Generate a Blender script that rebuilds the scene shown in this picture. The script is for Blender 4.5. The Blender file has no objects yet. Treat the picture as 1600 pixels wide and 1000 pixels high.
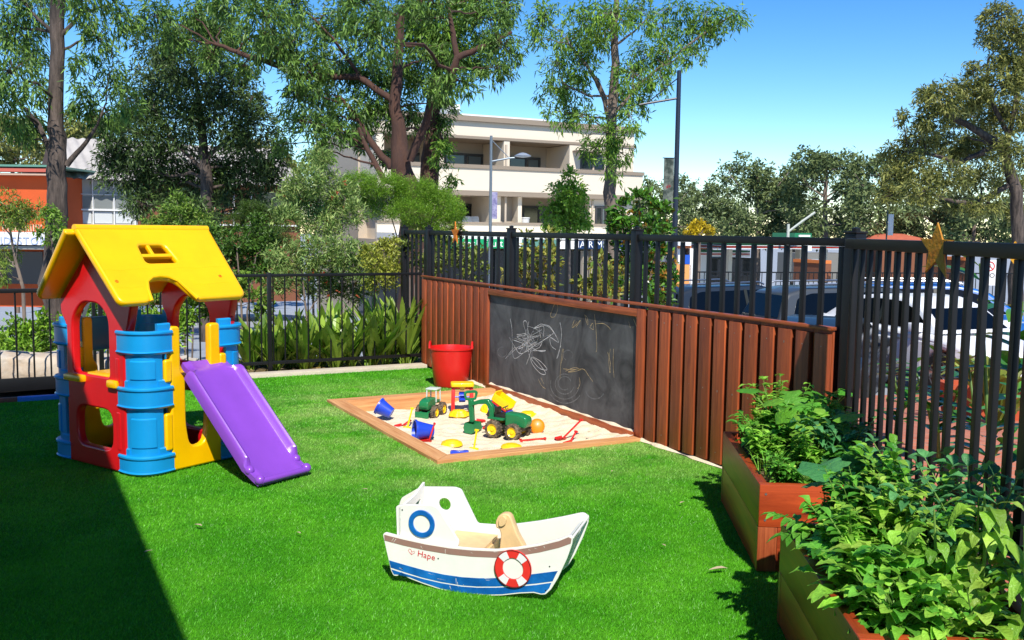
import bpy, bmesh, math, random
import numpy as np
from mathutils import Vector, Matrix
from math import pi, sin, cos, radians as rad
S = bpy.context.scene
COL = S.collection
rng = np.random.default_rng(7)
random.seed(7)
# ------------------------------------------------------------ camera
EYE = 1.6
yw, pt, rl = rad(27.7), math.atan(142/1500.), 0.0126
Fh = np.array([sin(yw), cos(yw), 0.]); Rh = np.array([cos(yw), -sin(yw), 0.]); Zv = np.array([0, 0, 1.])
Fv = Fh*cos(pt)-Zv*sin(pt); U0 = Fh*sin(pt)+Zv*cos(pt)
Rv = Rh*cos(rl)+U0*sin(rl); Uv = U0*cos(rl)-Rh*sin(rl)
cam = bpy.data.cameras.new('camera'); cam.lens = 33.75; cam.sensor_width = 36; cam.clip_start = .05; cam.clip_end = 2000
co = bpy.data.objects.new('camera', cam); COL.objects.link(co); S.camera = co
co.matrix_world = Matrix(((Rv[0], Uv[0], -Fv[0], 0), (Rv[1], Uv[1], -Fv[1], 0), (Rv[2], Uv[2], -Fv[2], EYE), (0, 0, 0, 1)))
# ------------------------------------------------------------ sky and sun
SUN = Vector((-.29, -.875, 1.0)).normalized()
W = bpy.data.worlds.new('World'); S.world = W; W.use_nodes = True
nt = W.node_tree; bg = nt.nodes['Background']
sk = nt.nodes.new('ShaderNodeTexSky'); sk.sky_type = 'NISHITA'; sk.sun_disc = False
sk.sun_elevation = math.asin(SUN.z); sk.sun_rotation = math.atan2(SUN.x, SUN.y)
sk.air_density = 1.0; sk.dust_density = .0; sk.ozone_density = 3.0; sk.altitude = 600
gm = nt.nodes.new('ShaderNodeGamma'); gm.inputs[1].default_value = 1.3; hs = nt.nodes.new('ShaderNodeHueSaturation'); hs.inputs['Saturation'].default_value = 1.2; hs.inputs['Value'].default_value = .95
nt.links.new(sk.outputs[0], gm.inputs[0]); nt.links.new(gm.outputs[0], hs.inputs['Color']); nt.links.new(hs.outputs[0], bg.inputs[0]); bg.inputs[1].default_value = .085
sl = bpy.data.lights.new('sun', 'SUN'); sl.energy = 4.9; sl.angle = rad(.5); sl.color = (1, .95, .87)
so = bpy.data.objects.new('sun', sl); COL.objects.link(so); so.rotation_euler = SUN.to_track_quat('Z', 'Y').to_euler()
S.view_settings.view_transform = 'Standard'; S.view_settings.look = 'None'; S.view_settings.gamma = 1
S.view_settings.exposure = .3
S.cycles.max_bounces = 8; S.cycles.transparent_max_bounces = 12; S.cycles.caustics_reflective = False; S.cycles.caustics_refractive = False

# ------------------------------------------------------------ helpers
def ray(x, y): return Fv+Rv*((x-800)/1500.)+Uv*((500-y)/1500.)
E0 = np.array([0, 0, EYE])
def at(x, y, Y):
    d = ray(x, y); return E0+d*(Y/(d@Fh))
def gnd(x, y, z=0.):
    d = ray(x, y); return E0+d*((z-EYE)/d[2])
def cf(x, Y, z=0.): return Rh*x+Fh*Y+Zv*z      # metres right, metres ahead, height
YAW = -yw
def LN(c): return tuple((v/12.92 if v <= .04045 else ((v+.055)/1.055)**2.4) for v in c)
def hx(s): return LN(tuple(int(s[i:i+2], 16)/255 for i in (0, 2, 4)))

MATS = {}
def mat(name, col, rough=.5, var=0., vs=4., bump=0., bs=60., metal=0., coat=0., stretch=None, col2=None, isl=0., trans=0., spec=.5, hue=0.):
    """principled material; var = noise brightness variation, isl = per-island variation, stretch = noise scale vector, trans = leaf translucency"""
    if name in MATS: return MATS[name]
    m = bpy.data.materials.new(name); m.use_nodes = True; t = m.node_tree; N = t.nodes; L = t.links
    b = N['Principled BSDF']; b.inputs['Roughness'].default_value = rough; b.inputs['Metallic'].default_value = metal
    b.inputs['Coat Weight'].default_value = coat; b.inputs['Coat Roughness'].default_value = .08; b.inputs['Specular IOR Level'].default_value = spec
    c = N.new('ShaderNodeRGB'); c.outputs[0].default_value = (*col, 1); out = c.outputs[0]
    tc = N.new('ShaderNodeTexCoord'); mp = N.new('ShaderNodeMapping'); L.new(tc.outputs['Object'], mp.inputs[0])
    if stretch: mp.inputs['Scale'].default_value = stretch
    fac = None
    if isl or col2:
        g = N.new('ShaderNodeNewGeometry'); fac = g.outputs['Random Per Island']
    if var:
        n = N.new('ShaderNodeTexNoise'); n.inputs['Scale'].default_value = vs; n.inputs['Detail'].default_value = 5; n.inputs['Roughness'].default_value = .6
        L.new(mp.outputs[0], n.inputs['Vector'])
        if col2 and not isl:
            r = N.new('ShaderNodeMapRange'); r.inputs[1].default_value = .38; r.inputs[2].default_value = .62; L.new(n.outputs[0], r.inputs[0])
            x = N.new('ShaderNodeMix'); x.data_type = 'RGBA'; L.new(r.outputs[0], x.inputs[0]); L.new(out, x.inputs[6]); x.inputs[7].default_value = (*col2, 1); out = x.outputs[2]
        h = N.new('ShaderNodeHueSaturation'); r = N.new('ShaderNodeMapRange'); r.inputs[1].default_value = .25; r.inputs[2].default_value = .75
        r.inputs[3].default_value = 1-var; r.inputs[4].default_value = 1+var; L.new(n.outputs[0], r.inputs[0]); L.new(r.outputs[0], h.inputs['Value']); L.new(out, h.inputs['Color']); out = h.outputs[0]
    if isl:
        if col2:
            x = N.new('ShaderNodeMix'); x.data_type = 'RGBA'; L.new(fac, x.inputs[0]); L.new(out, x.inputs[6]); x.inputs[7].default_value = (*col2, 1); out = x.outputs[2]
        h = N.new('ShaderNodeHueSaturation'); r = N.new('ShaderNodeMapRange'); r.inputs[3].default_value = 1-isl; r.inputs[4].default_value = 1+isl
        w = N.new('ShaderNodeTexWhiteNoise'); w.noise_dimensions = '1D'; L.new(fac, w.inputs['W']); L.new(w.outputs[0], r.inputs[0]); L.new(r.outputs[0], h.inputs['Value']); L.new(out, h.inputs['Color']); out = h.outputs[0]
    L.new(out, b.inputs['Base Color'])
    if bump:
        n = N.new('ShaderNodeTexNoise'); n.inputs['Scale'].default_value = bs; n.inputs['Detail'].default_value = 4
        L.new(mp.outputs[0], n.inputs['Vector']); u = N.new('ShaderNodeBump'); u.inputs['Strength'].default_value = bump; u.inputs['Distance'].default_value = .02
        L.new(n.outputs[0], u.inputs['Height']); L.new(u.outputs[0], b.inputs['Normal'])
    if trans:
        tr = N.new('ShaderNodeBsdfTranslucent'); L.new(out, tr.inputs[0]); mx = N.new('ShaderNodeMixShader'); mx.inputs[0].default_value = trans
        L.new(b.outputs[0], mx.inputs[1]); L.new(tr.outputs[0], mx.inputs[2]); L.new(mx.outputs[0], N['Material Output'].inputs[0])
    MATS[name] = m; return m

def wood(name, c1, c2, axis, rough=.5, coat=.1, fine=38.):
    """grain along axis (0,1,2), colour differs from board to board"""
    if name in MATS: return MATS[name]
    m = bpy.data.materials.new(name); m.use_nodes = True; t = m.node_tree; N = t.nodes; L = t.links; b = N['Principled BSDF']
    b.inputs['Roughness'].default_value = rough; b.inputs['Coat Weight'].default_value = coat; b.inputs['Coat Roughness'].default_value = .3
    tc = N.new('ShaderNodeTexCoord'); mp = N.new('ShaderNodeMapping'); s = [fine]*3; s[axis] = fine/16; mp.inputs['Scale'].default_value = s
    g = N.new('ShaderNodeNewGeometry'); va = N.new('ShaderNodeVectorMath'); cx = N.new('ShaderNodeCombineXYZ')
    ml = N.new('ShaderNodeMath'); ml.operation = 'MULTIPLY'; ml.inputs[1].default_value = 40; L.new(g.outputs['Random Per Island'], ml.inputs[0])
    for i in range(3): L.new(ml.outputs[0], cx.inputs[i])
    L.new(tc.outputs['Object'], va.inputs[0]); L.new(cx.outputs[0], va.inputs[1]); L.new(va.outputs[0], mp.inputs[0])
    n = N.new('ShaderNodeTexNoise'); n.inputs['Scale'].default_value = 1; n.inputs['Detail'].default_value = 7; n.inputs['Roughness'].default_value = .65; n.inputs['Distortion'].default_value = .6
    L.new(mp.outputs[0], n.inputs['Vector'])
    rp = N.new('ShaderNodeValToRGB'); e = rp.color_ramp.elements; e[0].position = .3; e[0].color = (*c1, 1); e[1].position = .68; e[1].color = (*c2, 1); L.new(n.outputs[0], rp.inputs[0])
    h = N.new('ShaderNodeHueSaturation'); r = N.new('ShaderNodeMapRange'); r.inputs[3].default_value = .68; r.inputs[4].default_value = 1.3; L.new(g.outputs['Random Per Island'], r.inputs[0]); L.new(r.outputs[0], h.inputs['Value']); L.new(rp.outputs[0], h.inputs['Color'])
    L.new(h.outputs[0], b.inputs['Base Color'])
    u = N.new('ShaderNodeBump'); u.inputs['Strength'].default_value = .25; u.inputs['Distance'].default_value = .004; L.new(n.outputs[0], u.inputs['Height']); L.new(u.outputs[0], b.inputs['Normal'])
    MATS[name] = m; return m

def tag(o, label=None, cat=None, group=None, kind=None):
    if label: o['label'] = label
    if cat: o['category'] = cat
    if group: o['group'] = group
    if kind: o['kind'] = kind
    return o
def thing(name, label, cat, loc=(0, 0, 0), rz=0, group=None):
    o = bpy.data.objects.new(name, None); COL.objects.link(o); o.location = Vector(loc); o.rotation_euler = (0, 0, rz); o.empty_display_size = .1
    return tag(o, label, cat, group)
def copy_tree(o, parent=None):
    c = o.copy(); COL.objects.link(c); c.parent = parent
    for ch in list(o.children): copy_tree(ch, c)
    return c
def rmat(rx=0, ry=0, rz=0, t=(0, 0, 0)):
    return Matrix.Translation(Vector(t)) @ Matrix.Rotation(rz, 4, 'Z') @ Matrix.Rotation(ry, 4, 'Y') @ Matrix.Rotation(rx, 4, 'X')

def cut_mesh(loops, thick, bevel=0., res=2, text=None, size=1., spacing=1.):
    """flat outline(s) with holes filled, given a thickness and rounded edges; returns verts, faces"""
    if text is None:
        cu = bpy.data.curves.new('c', 'CURVE'); cu.dimensions = '2D'; cu.fill_mode = 'BOTH'
        for lp in loops:
            s = cu.splines.new('POLY'); s.points.add(len(lp)-1)
            for p, q in zip(s.points, lp): p.co = (q[0], q[1], 0, 1)
            s.use_cyclic_u = True
    else:
        cu = bpy.data.curves.new('c', 'FONT'); cu.body = text; cu.size = size; cu.align_x = 'CENTER'; cu.align_y = 'CENTER'; cu.resolution_u = 2; cu.space_character = spacing
    cu.extrude = max(thick/2-bevel, 1e-5); cu.bevel_depth = bevel; cu.bevel_resolution = res
    if bevel: cu.offset = -bevel
    ob = bpy.data.objects.new('c', cu); COL.objects.link(ob)
    dg = bpy.context.evaluated_depsgraph_get(); me = bpy.data.meshes.new_from_object(ob.evaluated_get(dg))
    v = [tuple(x.co) for x in me.vertices]; f = [tuple(p.vertices) for p in me.polygons]
    bpy.data.objects.remove(ob); bpy.data.curves.remove(cu); bpy.data.meshes.remove(me)
    return v, f

class MB:
    def __init__(s): s.v = []; s.f = []
    def add(s, v, f, M=None):
        k = len(s.v)
        if M is not None: v = [tuple(M @ Vector(p)) for p in v]
        s.v += [tuple(p) for p in v]; s.f += [tuple(i+k for i in q) for q in f]; return s
    def box(s, a, b, M=None, ch=0.):
        x0, x1 = sorted((a[0], b[0])); y0, y1 = sorted((a[1], b[1])); z0, z1 = sorted((a[2], b[2]))
        if not ch:
            v = [(x, y, z) for x in (x0, x1) for y in (y0, y1) for z in (z0, z1)]
            return s.add(v, [(0, 1, 3, 2), (4, 6, 7, 5), (0, 4, 5, 1), (2, 3, 7, 6), (0, 2, 6, 4), (1, 5, 7, 3)], M)
        bm = bmesh.new(); bmesh.ops.create_cube(bm, size=1)
        for w in bm.verts: w.co = ((x0+x1)/2+w.co.x*(x1-x0), (y0+y1)/2+w.co.y*(y1-y0), (z0+z1)/2+w.co.z*(z1-z0))
        bmesh.ops.bevel(bm, geom=bm.edges[:], offset=ch, segments=2, affect='EDGES', profile=.6)
        bm.verts.ensure_lookup_table(); v = [tuple(w.co) for w in bm.verts]; f = [tuple(w.index for w in q.verts) for q in bm.faces]; bm.free()
        return s.add(v, f, M)
    def bar(s, p, q, w, h=None, ch=0., up=(0, 0, 1)):
        p, q = Vector(p), Vector(q); d = q-p; L = d.length; d.normalize(); h = h or w
        u = Vector(up); 
        if abs(u.dot(d)) > .99: u = Vector((0, 1, 0))
        x = d.cross(u).normalized(); u = x.cross(d)
        M = Matrix(((d.x, x.x, u.x, p.x), (d.y, x.y, u.y, p.y), (d.z, x.z, u.z, p.z), (0, 0, 0, 1)))
        return s.box((0, -w/2, -h/2), (L, w/2, h/2), M, ch)
    def tube(s, pts, r, n=8, caps=True, M=None):
        pts = [Vector(p) for p in pts]; m = len(pts)
        if not hasattr(r, '__len__'): r = [r]*m
        v = []; f = []; pu = None
        for i, p in enumerate(pts):
            d = (pts[min(i+1, m-1)]-pts[max(i-1, 0)]).normalized()
            u = pu if pu is not None else (Vector((0, 0, 1)) if abs(d.z) < .9 else Vector((1, 0, 0)))
            x = d.cross(u)
            x = x.normalized() if x.length > 1e-6 else Vector((1, 0, 0)); u = x.cross(d).normalized(); pu = u
            for k in range(n):
                a = 2*pi*k/n; v.append(tuple(p+(x*cos(a)+u*sin(a))*r[i]))
        for i in range(m-1):
            for k in range(n):
                f.append((i*n+k, i*n+(k+1) % n, (i+1)*n+(k+1) % n, (i+1)*n+k))
        if caps: f.append(tuple(range(n))[::-1]); f.append(tuple((m-1)*n+k for k in range(n)))
        return s.add(v, f, M)
    def lathe(s, prof, n=24, M=None, closed=False):
        v = []; f = []; m = len(prof)
        for r, z in prof:
            for k in range(n): a = 2*pi*k/n; v.append((r*cos(a), r*sin(a), z))
        for i in range(m-1 if not closed else m):
            j = (i+1) % m
            for k in range(n): f.append((i*n+k, i*n+(k+1) % n, j*n+(k+1) % n, j*n+k))
        if not closed:
            if prof[0][0] > 1e-5: f.append(tuple(range(n))[::-1])
            if prof[-1][0] > 1e-5: f.append(tuple((m-1)*n+k for k in range(n)))
        return s.add(v, f, M)
    def grid(s, P, M=None, close_u=False):
        a = len(P); b = len(P[0]); v = [tuple(q) for r in P for q in r]; f = []
        for i in range(a-1):
            for j in range(b if close_u else b-1): f.append((i*b+j, i*b+(j+1) % b, (i+1)*b+(j+1) % b, (i+1)*b+j))
        return s.add(v, f, M)
    def cut(s, loops, thick, bevel=0., M=None, res=2):
        v, f = cut_mesh(loops, thick, bevel, res); return s.add(v, f, M)
    def text(s, t, size, thick, M=None, spacing=1.):
        v, f = cut_mesh(None, thick, 0, 0, t, size, spacing); return s.add(v, f, M)
    def ball(s, c, r, n=10, sq=(1, 1, 1)):
        pr = [(max(sin(pi*i/n), 1e-6)*r, -cos(pi*i/n)*r) for i in range(n+1)]
        return s.lathe(pr, n+4, Matrix.Translation(Vector(c)) @ Matrix.Diagonal((*sq, 1)))
    def build(s, name, m, parent=None, ang=35):
        me = bpy.data.meshes.new(name); me.from_pydata(s.v, [], s.f)
        bm = bmesh.new(); bm.from_mesh(me); bmesh.ops.recalc_face_normals(bm, faces=bm.faces[:]); bm.to_mesh(me); bm.free()
        me.polygons.foreach_set('use_smooth', [True]*len(me.polygons)); me.set_sharp_from_angle(angle=rad(ang)); me.update()
        me.materials.append(m); o = bpy.data.objects.new(name, me); COL.objects.link(o); o.parent = parent
        return o
def raw(name, V, F, m, parent=None, smooth=False):
    """fast mesh from arrays; F (n,3) or (n,4)"""
    me = bpy.data.meshes.new(name); V = np.asarray(V, np.float32); F = np.asarray(F, np.int32); k = F.shape[1]
    me.vertices.add(len(V)); me.vertices.foreach_set('co', V.ravel()); me.loops.add(F.size); me.loops.foreach_set('vertex_index', F.ravel())
    me.polygons.add(len(F)); me.polygons.foreach_set('loop_start', np.arange(0, F.size, k, dtype=np.int32))
    me.polygons.foreach_set('use_smooth', np.full(len(F), smooth)); me.update(calc_edges=True); me.materials.append(m)
    o = bpy.data.objects.new(name, me); COL.objects.link(o); o.parent = parent; return o
def nrm(a): return a/np.maximum(np.linalg.norm(a, axis=1, keepdims=True), 1e-9)
def leaves(B, D, L, Wd, seg=1, droop=0., fold=.15, wide=.45, spin=None, wavy=0.):
    """leaf blades from base points B along D; returns verts, quads. seg 1 = kite"""
    n = len(B); D = nrm(D); L = np.broadcast_to(L, (n,)).astype(float); Wd = np.broadcast_to(Wd, (n,)).astype(float)
    up = np.zeros((n, 3)); up[:, 2] = 1
    if spin is not None: up = up+rng.normal(0, spin, (n, 3))
    sd = nrm(np.cross(D, up)+1e-6); nn = np.cross(sd, D)
    if seg == 1:
        mid = B+D*(L*wide)[:, None]; f = nn*(Wd*fold)[:, None]
        V = np.stack([B, mid+sd*(Wd/2)[:, None]+f, B+D*L[:, None]-np.array([0, 0, 1.])*(droop*L)[:, None], mid-sd*(Wd/2)[:, None]+f], 1).reshape(-1, 3)
        return V, np.arange(4*n).reshape(-1, 4)
    ts = np.linspace(0, 1, seg+1); rows = []
    for t in ts:
        c = B+D*(L*t*(1-.25*droop*t))[:, None]-np.array([0, 0, 1.])*(droop*L*t*t)[:, None]
        w = Wd*.5*max(.04, (sin(pi*min(1, max(0, t**(.7 if wide < .5 else 1.2))))**.8)) if 0 < t < 1 else Wd*.03
        f = nn*(w*fold*2)[:, None]
        wv = nn*(w*wavy*rng.normal(0, 1, n))[:, None]; wv2 = nn*(w*wavy*rng.normal(0, 1, n))[:, None]
        rows.append(np.stack([c+sd*w[:, None]+f+wv, c, c-sd*w[:, None]+f+wv2], 1))
    V = np.stack(rows, 1).reshape(n, -1, 3); F = []
    for i in range(seg):
        for j in (0, 1): F.append([i*3+j, i*3+j+1, (i+1)*3+j+1, (i+1)*3+j])
    F = np.array(F)[None]+(np.arange(n)*(seg+1)*3)[:, None, None]
    return V.reshape(-1, 3), F.reshape(-1, 4)
def merge(parts):
    Vs = []; Fs = []; k = 0
    for V, F in parts: Vs.append(V); Fs.append(F+k); k += len(V)
    return np.concatenate(Vs), np.concatenate(Fs)
def rot_round(pts, r, n=4):
    """polygon with rounded corners"""
    out = []; m = len(pts)
    for i in range(m):
        p = np.array(pts[i][:2], float); a = np.array(pts[i-1][:2], float); b = np.array(pts[(i+1) % m][:2], float)
        rr = pts[i][2] if len(pts[i]) > 2 else r
        if rr <= 0: out.append(tuple(p)); continue
        da = a-p; db = b-p; la, lb = np.linalg.norm(da), np.linalg.norm(db); k = min(rr, la*.48, lb*.48)
        A = p+da/la*k; Bq = p+db/lb*k
        for j in range(n+1):
            t = j/n; out.append(tuple((1-t)**2*A+2*t*(1-t)*p+t*t*Bq))
    return out
def circ(cx, cy, r, n=28, ry=None): return [(cx+r*cos(2*pi*k/n), cy+(ry or r)*sin(2*pi*k/n)) for k in range(n)]
RX90 = Matrix.Rotation(pi/2, 4, 'X')    # outline (x, y) stands up in the x-z plane
RYZ = Matrix(((0, 0, 1, 0), (1, 0, 0, 0), (0, 1, 0, 0), (0, 0, 0, 1)))   # outline (x, y) -> (y, z), thickness along x
# ============================================================ ground
def zt(x, y):
    """height of the outside ground: level round the yard, then falling to the street"""
    r = math.hypot(x, y); a = math.atan2(x*Rh[0]+y*Rh[1], x*Fh[0]+y*Fh[1])
    k = [(0, -.06), (8.5, -.06), (15, -.8), (22, -1.25), (45, -2.5), (70, -4.2), (150, -5), (900, -5)] if a > .03 else [(0, -.06), (12.2, -.06), (16, -.7), (25, -1.3), (45, -2.5), (70, -4.2), (150, -5), (900, -5)]
    for (r0, z0), (r1, z1) in zip(k, k[1:]):
        if r <= r1: return z0+(z1-z0)*(r-r0)/(r1-r0)
    return -5
asph = mat('asphalt', hx('6d6f73'), .9, .12, 3, .3, 120)
# one sheet of ground out to the horizon
P = []
for r in [0, 4, 6, 8.5, 10, 12.2, 13.5, 15, 16, 18, 22, 25, 32, 45, 58, 70, 110, 150, 300, 900]:
    P.append([(r*sin(a), r*cos(a), zt(r*sin(a)+1e-9, r*cos(a)+1e-9)-(.3 if r < 11 else 0)) for a in np.linspace(0, 2*pi, 97)])
g_ = MB().grid(P).build('ground', mat('street_ground', hx('9aa0a8'), .9, .1, 1.2, .2, 60)); tag(g_, kind='structure')
# garden soil beyond the yard fence
soil = mat('soil', hx('4a3d2c'), .95, .4, 9, .8, 40, col2=hx('6b5a3a'))
P = [[(x, y, zt(x, y)+.02+.02*sin(x*9)*cos(y*7)) for x in np.linspace(-6, 9.6, 40)] for y in np.linspace(10.45, 16.5, 24)]
tag(MB().grid(P).build('garden_soil', soil), kind='structure')
# sloping brick paving on the right
m = bpy.data.materials.new('brick_paving'); m.use_nodes = True; t = m.node_tree; N = t.nodes; L = t.links; b = N['Principled BSDF']; b.inputs['Roughness'].default_value = .85
tc = N.new('ShaderNodeTexCoord'); mp = N.new('ShaderNodeMapping'); mp.inputs['Rotation'].default_value = (0, 0, rad(20)); br = N.new('ShaderNodeTexBrick')
br.inputs['Scale'].default_value = 1; br.inputs['Brick Width'].default_value = .23; br.inputs['Row Height'].default_value = .115; br.inputs['Mortar Size'].default_value = .006
br.inputs['Color1'].default_value = (*hx('c8795a'), 1); br.inputs['Color2'].default_value = (*hx('b5654a'), 1); br.inputs['Mortar'].default_value = (*hx('a08a7a'), 1)
L.new(tc.outputs['Object'], mp.inputs[0]); L.new(mp.outputs[0], br.inputs[0]); L.new(br.outputs[0], b.inputs['Base Color']); MATS['brick_paving'] = m
P = [[(x, y, zt(x, y)+.012) for x in np.linspace(4.37, 15, 30)] for y in np.linspace(-3, 10.0, 30)]
P2 = [[(x, y, zt(x, y)+.012) for x in np.linspace(min(4.37, max(.2, 4.22+(y-3.955)*.589+.02)), 4.37, 6)] for y in np.linspace(-3, 4.1, 30)]
tag(MB().grid(P).grid(P2).build('paving', m), kind='structure')

# ============================================================ artificial turf
m = bpy.data.materials.new('turf_base'); m.use_nodes = True; t = m.node_tree; N = t.nodes; L = t.links; b = N['Principled BSDF']; b.inputs['Roughness'].default_value = .9; b.inputs['Specular IOR Level'].default_value = .1
def turf_colour(m, lo, hi, worn):
    t = m.node_tree; N = t.nodes; L = t.links; b = N['Principled BSDF']
    tc = N.new('ShaderNodeTexCoord'); n = N.new('ShaderNodeTexNoise'); n.inputs['Scale'].default_value = 1.6; n.inputs['Detail'].default_value = 6; n.inputs['Roughness'].default_value = .65; L.new(tc.outputs['Object'], n.inputs['Vector'])
    r = N.new('ShaderNodeMapRange'); r.inputs[1].default_value = .40; r.inputs[2].default_value = .60; L.new(n.outputs[0], r.inputs[0])
    x = N.new('ShaderNodeMix'); x.data_type = 'RGBA'; x.inputs[6].default_value = (*lo, 1); x.inputs[7].default_value = (*hi, 1); L.new(r.outputs[0], x.inputs[0])
    # sand trodden into the pile round the sandpit
    sp = N.new('ShaderNodeSeparateXYZ'); L.new(tc.outputs['Object'], sp.inputs[0])
    def dist(ax, lo_, hi_):
        a = N.new('ShaderNodeMath'); a.operation = 'SUBTRACT'; a.inputs[0].default_value = lo_; L.new(sp.outputs[ax], a.inputs[1])
        c = N.new('ShaderNodeMath'); c.operation = 'SUBTRACT'; c.inputs[1].default_value = hi_; L.new(sp.outputs[ax], c.inputs[0])
        e = N.new('ShaderNodeMath'); e.operation = 'MAXIMUM'; L.new(a.outputs[0], e.inputs[0]); L.new(c.outputs[0], e.inputs[1])
        z = N.new('ShaderNodeMath'); z.operation = 'MAXIMUM'; z.inputs[1].default_value = 0; L.new(e.outputs[0], z.inputs[0]); return z.outputs[0]
    dx, dy = dist(0, 2.55, 4.3), dist(1, 5.9, 8.5)
    q = N.new('ShaderNodeMath'); q.operation = 'ADD'; L.new(dx, q.inputs[0]); L.new(dy, q.inputs[1])
    n2 = N.new('ShaderNodeTexNoise'); n2.inputs['Scale'].default_value = 2.3; n2.inputs['Detail'].default_value = 7; n2.inputs['Roughness'].default_value = .7; L.new(tc.outputs['Object'], n2.inputs['Vector'])
    a = N.new('ShaderNodeMapRange'); a.inputs[1].default_value = 0; a.inputs[2].default_value = 1.5; a.inputs[3].default_value = .8; a.inputs[4].default_value = -.05; L.new(q.outputs[0], a.inputs[0])
    s2 = N.new('ShaderNodeMapRange'); s2.inputs[1].default_value = .38; s2.inputs[2].default_value = .66; L.new(n2.outputs[0], s2.inputs[0])
    mu = N.new('ShaderNodeMath'); mu.operation = 'MULTIPLY'; mu.use_clamp = True; L.new(a.outputs[0], mu.inputs[0]); L.new(s2.outputs[0], mu.inputs[1])
    y = N.new('ShaderNodeMix'); y.data_type = 'RGBA'; L.new(mu.outputs[0], y.inputs[0]); L.new(x.outputs[2], y.inputs[6]); y.inputs[7].default_value = (*worn, 1)
    return N, L, b, y.outputs[2]
N, L, b, o_ = turf_colour(m, (.040, .20, .008), (.075, .28, .014), (.30, .38, .12)); L.new(o_, b.inputs['Base Color'])
tb = m
lawn = [(-6, -3), (3.2, -3), (3.2, 2.2), (4.25, 4.0), (4.25, 5.93), (2.56, 5.93), (2.56, 8.52), (4.25, 8.52), (4.25, 10.16), (.5, 10.16), (.5, 9.62), (-6, 9.62)]
v, f = cut_mesh([lawn], .05); tag(MB().add(v, f, Matrix.Translation((0, 0, -.03))).build('lawn', tb), kind='structure')
m = bpy.data.materials.new('turf_blade'); m.use_nodes = True; m.node_tree.nodes['Principled BSDF'].inputs['Roughness'].default_value = .42; m.node_tree.nodes['Principled BSDF'].inputs['Specular IOR Level'].default_value = .35
N, L, b, o_ = turf_colour(m, (.078, .37, .010), (.13, .46, .016), (.50, .60, .20))
g = N.new('ShaderNodeNewGeometry'); h = N.new('ShaderNodeHueSaturation'); r = N.new('ShaderNodeMapRange'); r.inputs[3].default_value = .62; r.inputs[4].default_value = 1.45
L.new(g.outputs['Random Per Island'], r.inputs[0]); L.new(r.outputs[0], h.inputs['Value']); L.new(o_, h.inputs['Color']); L.new(h.outputs[0], b.inputs['Base Color'])
tr = N.new('ShaderNodeBsdfTranslucent'); L.new(h.outputs[0], tr.inputs[0]); mx = N.new('ShaderNodeMixShader'); mx.inputs[0].default_value = .3; L.new(b.outputs[0], mx.inputs[1]); L.new(tr.outputs[0], mx.inputs[2]); L.new(mx.outputs[0], N['Material Output'].inputs[0])
def in_lawn(x, y):
    ok = (y < 10.15) & (x < 4.22) & ~((x < .5) & (y > 9.6)) & ~((x > 2.56) & (y > 5.92) & (y < 8.53))
    ok &= ~((x-3.2) > (y-2.2)*.58+.02) | (y > 4.0)
    ax = x-0; az = .5299*(x-2.199)+.848*(y-1.972); bx = .848*(x-2.199)-.5299*(y-1.972)   # not under the planters
    ok &= ~((bx > .0) & (bx < .62) & (((az > -.6) & (az < 1.1)) | ((az > 1.68) & (az < 2.85))))
    return ok
bl = []
for (r0, r1, dens, hh, ww) in ((1.6, 3.6, 42000, .013, .0030), (3.6, 5.2, 28000, .013, .0036), (5.2, 7.5, 14000, .014, .0050), (7.5, 12.5, 6000, .015, .0075)):
    Yc = np.array([r0, r1]); half = math.atan(900/1500.)
    area = half*(r1**2-r0**2); n = int(area*dens)
    rr = np.sqrt(rng.uniform(r0**2, r1**2, n)); aa = rng.uniform(-half, half, n)
    p = Rh[None, :]*(rr*np.sin(aa))[:, None]+Fh[None, :]*(rr*np.cos(aa))[:, None]
    p = p[in_lawn(p[:, 0], p[:, 1])]; n = len(p); p[:, 2] = -.006
    th = rng.uniform(0, 2*pi, n); d = np.stack([np.cos(th), np.sin(th), np.zeros(n)], 1)*(ww/2)
    lean = rng.normal(0, .55, (n, 3))*hh; lean[:, 2] = hh*rng.uniform(.65, 1.15, n); lean[:, 0] += hh*.25
    bl.append((np.stack([p-d, p+d, p+lean], 1).reshape(-1, 3), np.arange(3*n).reshape(-1, 3)))
V, F = merge(bl); tag(raw('grass', V, F, m), 'bright green artificial turf pile covering the play yard', 'artificial grass', kind='stuff')

# dry leaf litter lying on the turf
litter = mat('dry_leaf', hx('b9a98a'), .8, isl=.3)
wl = ['near the right planters, in open turf', 'longest one, in front of the near planter', 'left of the boat, near the shadow edge', 'just behind the boat cabin', 'at the front board of the sandpit', 'at the back kerb', 'between sandpit and planters', 'left of the boat in open turf', 'beyond the boat bow, by the sandpit', 'inside the edge of the roof shadow', 'right of the boat', 'behind the boat stern']
for li_, (px, py, an, ln) in enumerate([(1062, 792, .3, .05), (1137, 895, 2.9, .1), (316, 828, 2.2, .06), (655, 796, 1., .05), (918, 680, .4, .05), (438, 580, .2, .06), (1018, 700, 1.2, .05), (470, 840, 1.9, .04), (955, 742, .6, .04), (225, 870, .4, .05), (1040, 860, 1.5, .04), (575, 770, 2.5, .04)]):
    p = gnd(px, py); p[2] = .022
    V, F = leaves(np.zeros((1, 3)), np.array([[cos(an), sin(an), .05]]), ln, ln*.28, seg=4, droop=.06, fold=.3)
    o = raw('dry_leaf', V, F, litter); o.location = p; tag(o, 'pale dry leaf on the turf, '+wl[li_], 'fallen leaf', 'dry leaves scattered on the turf')

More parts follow.
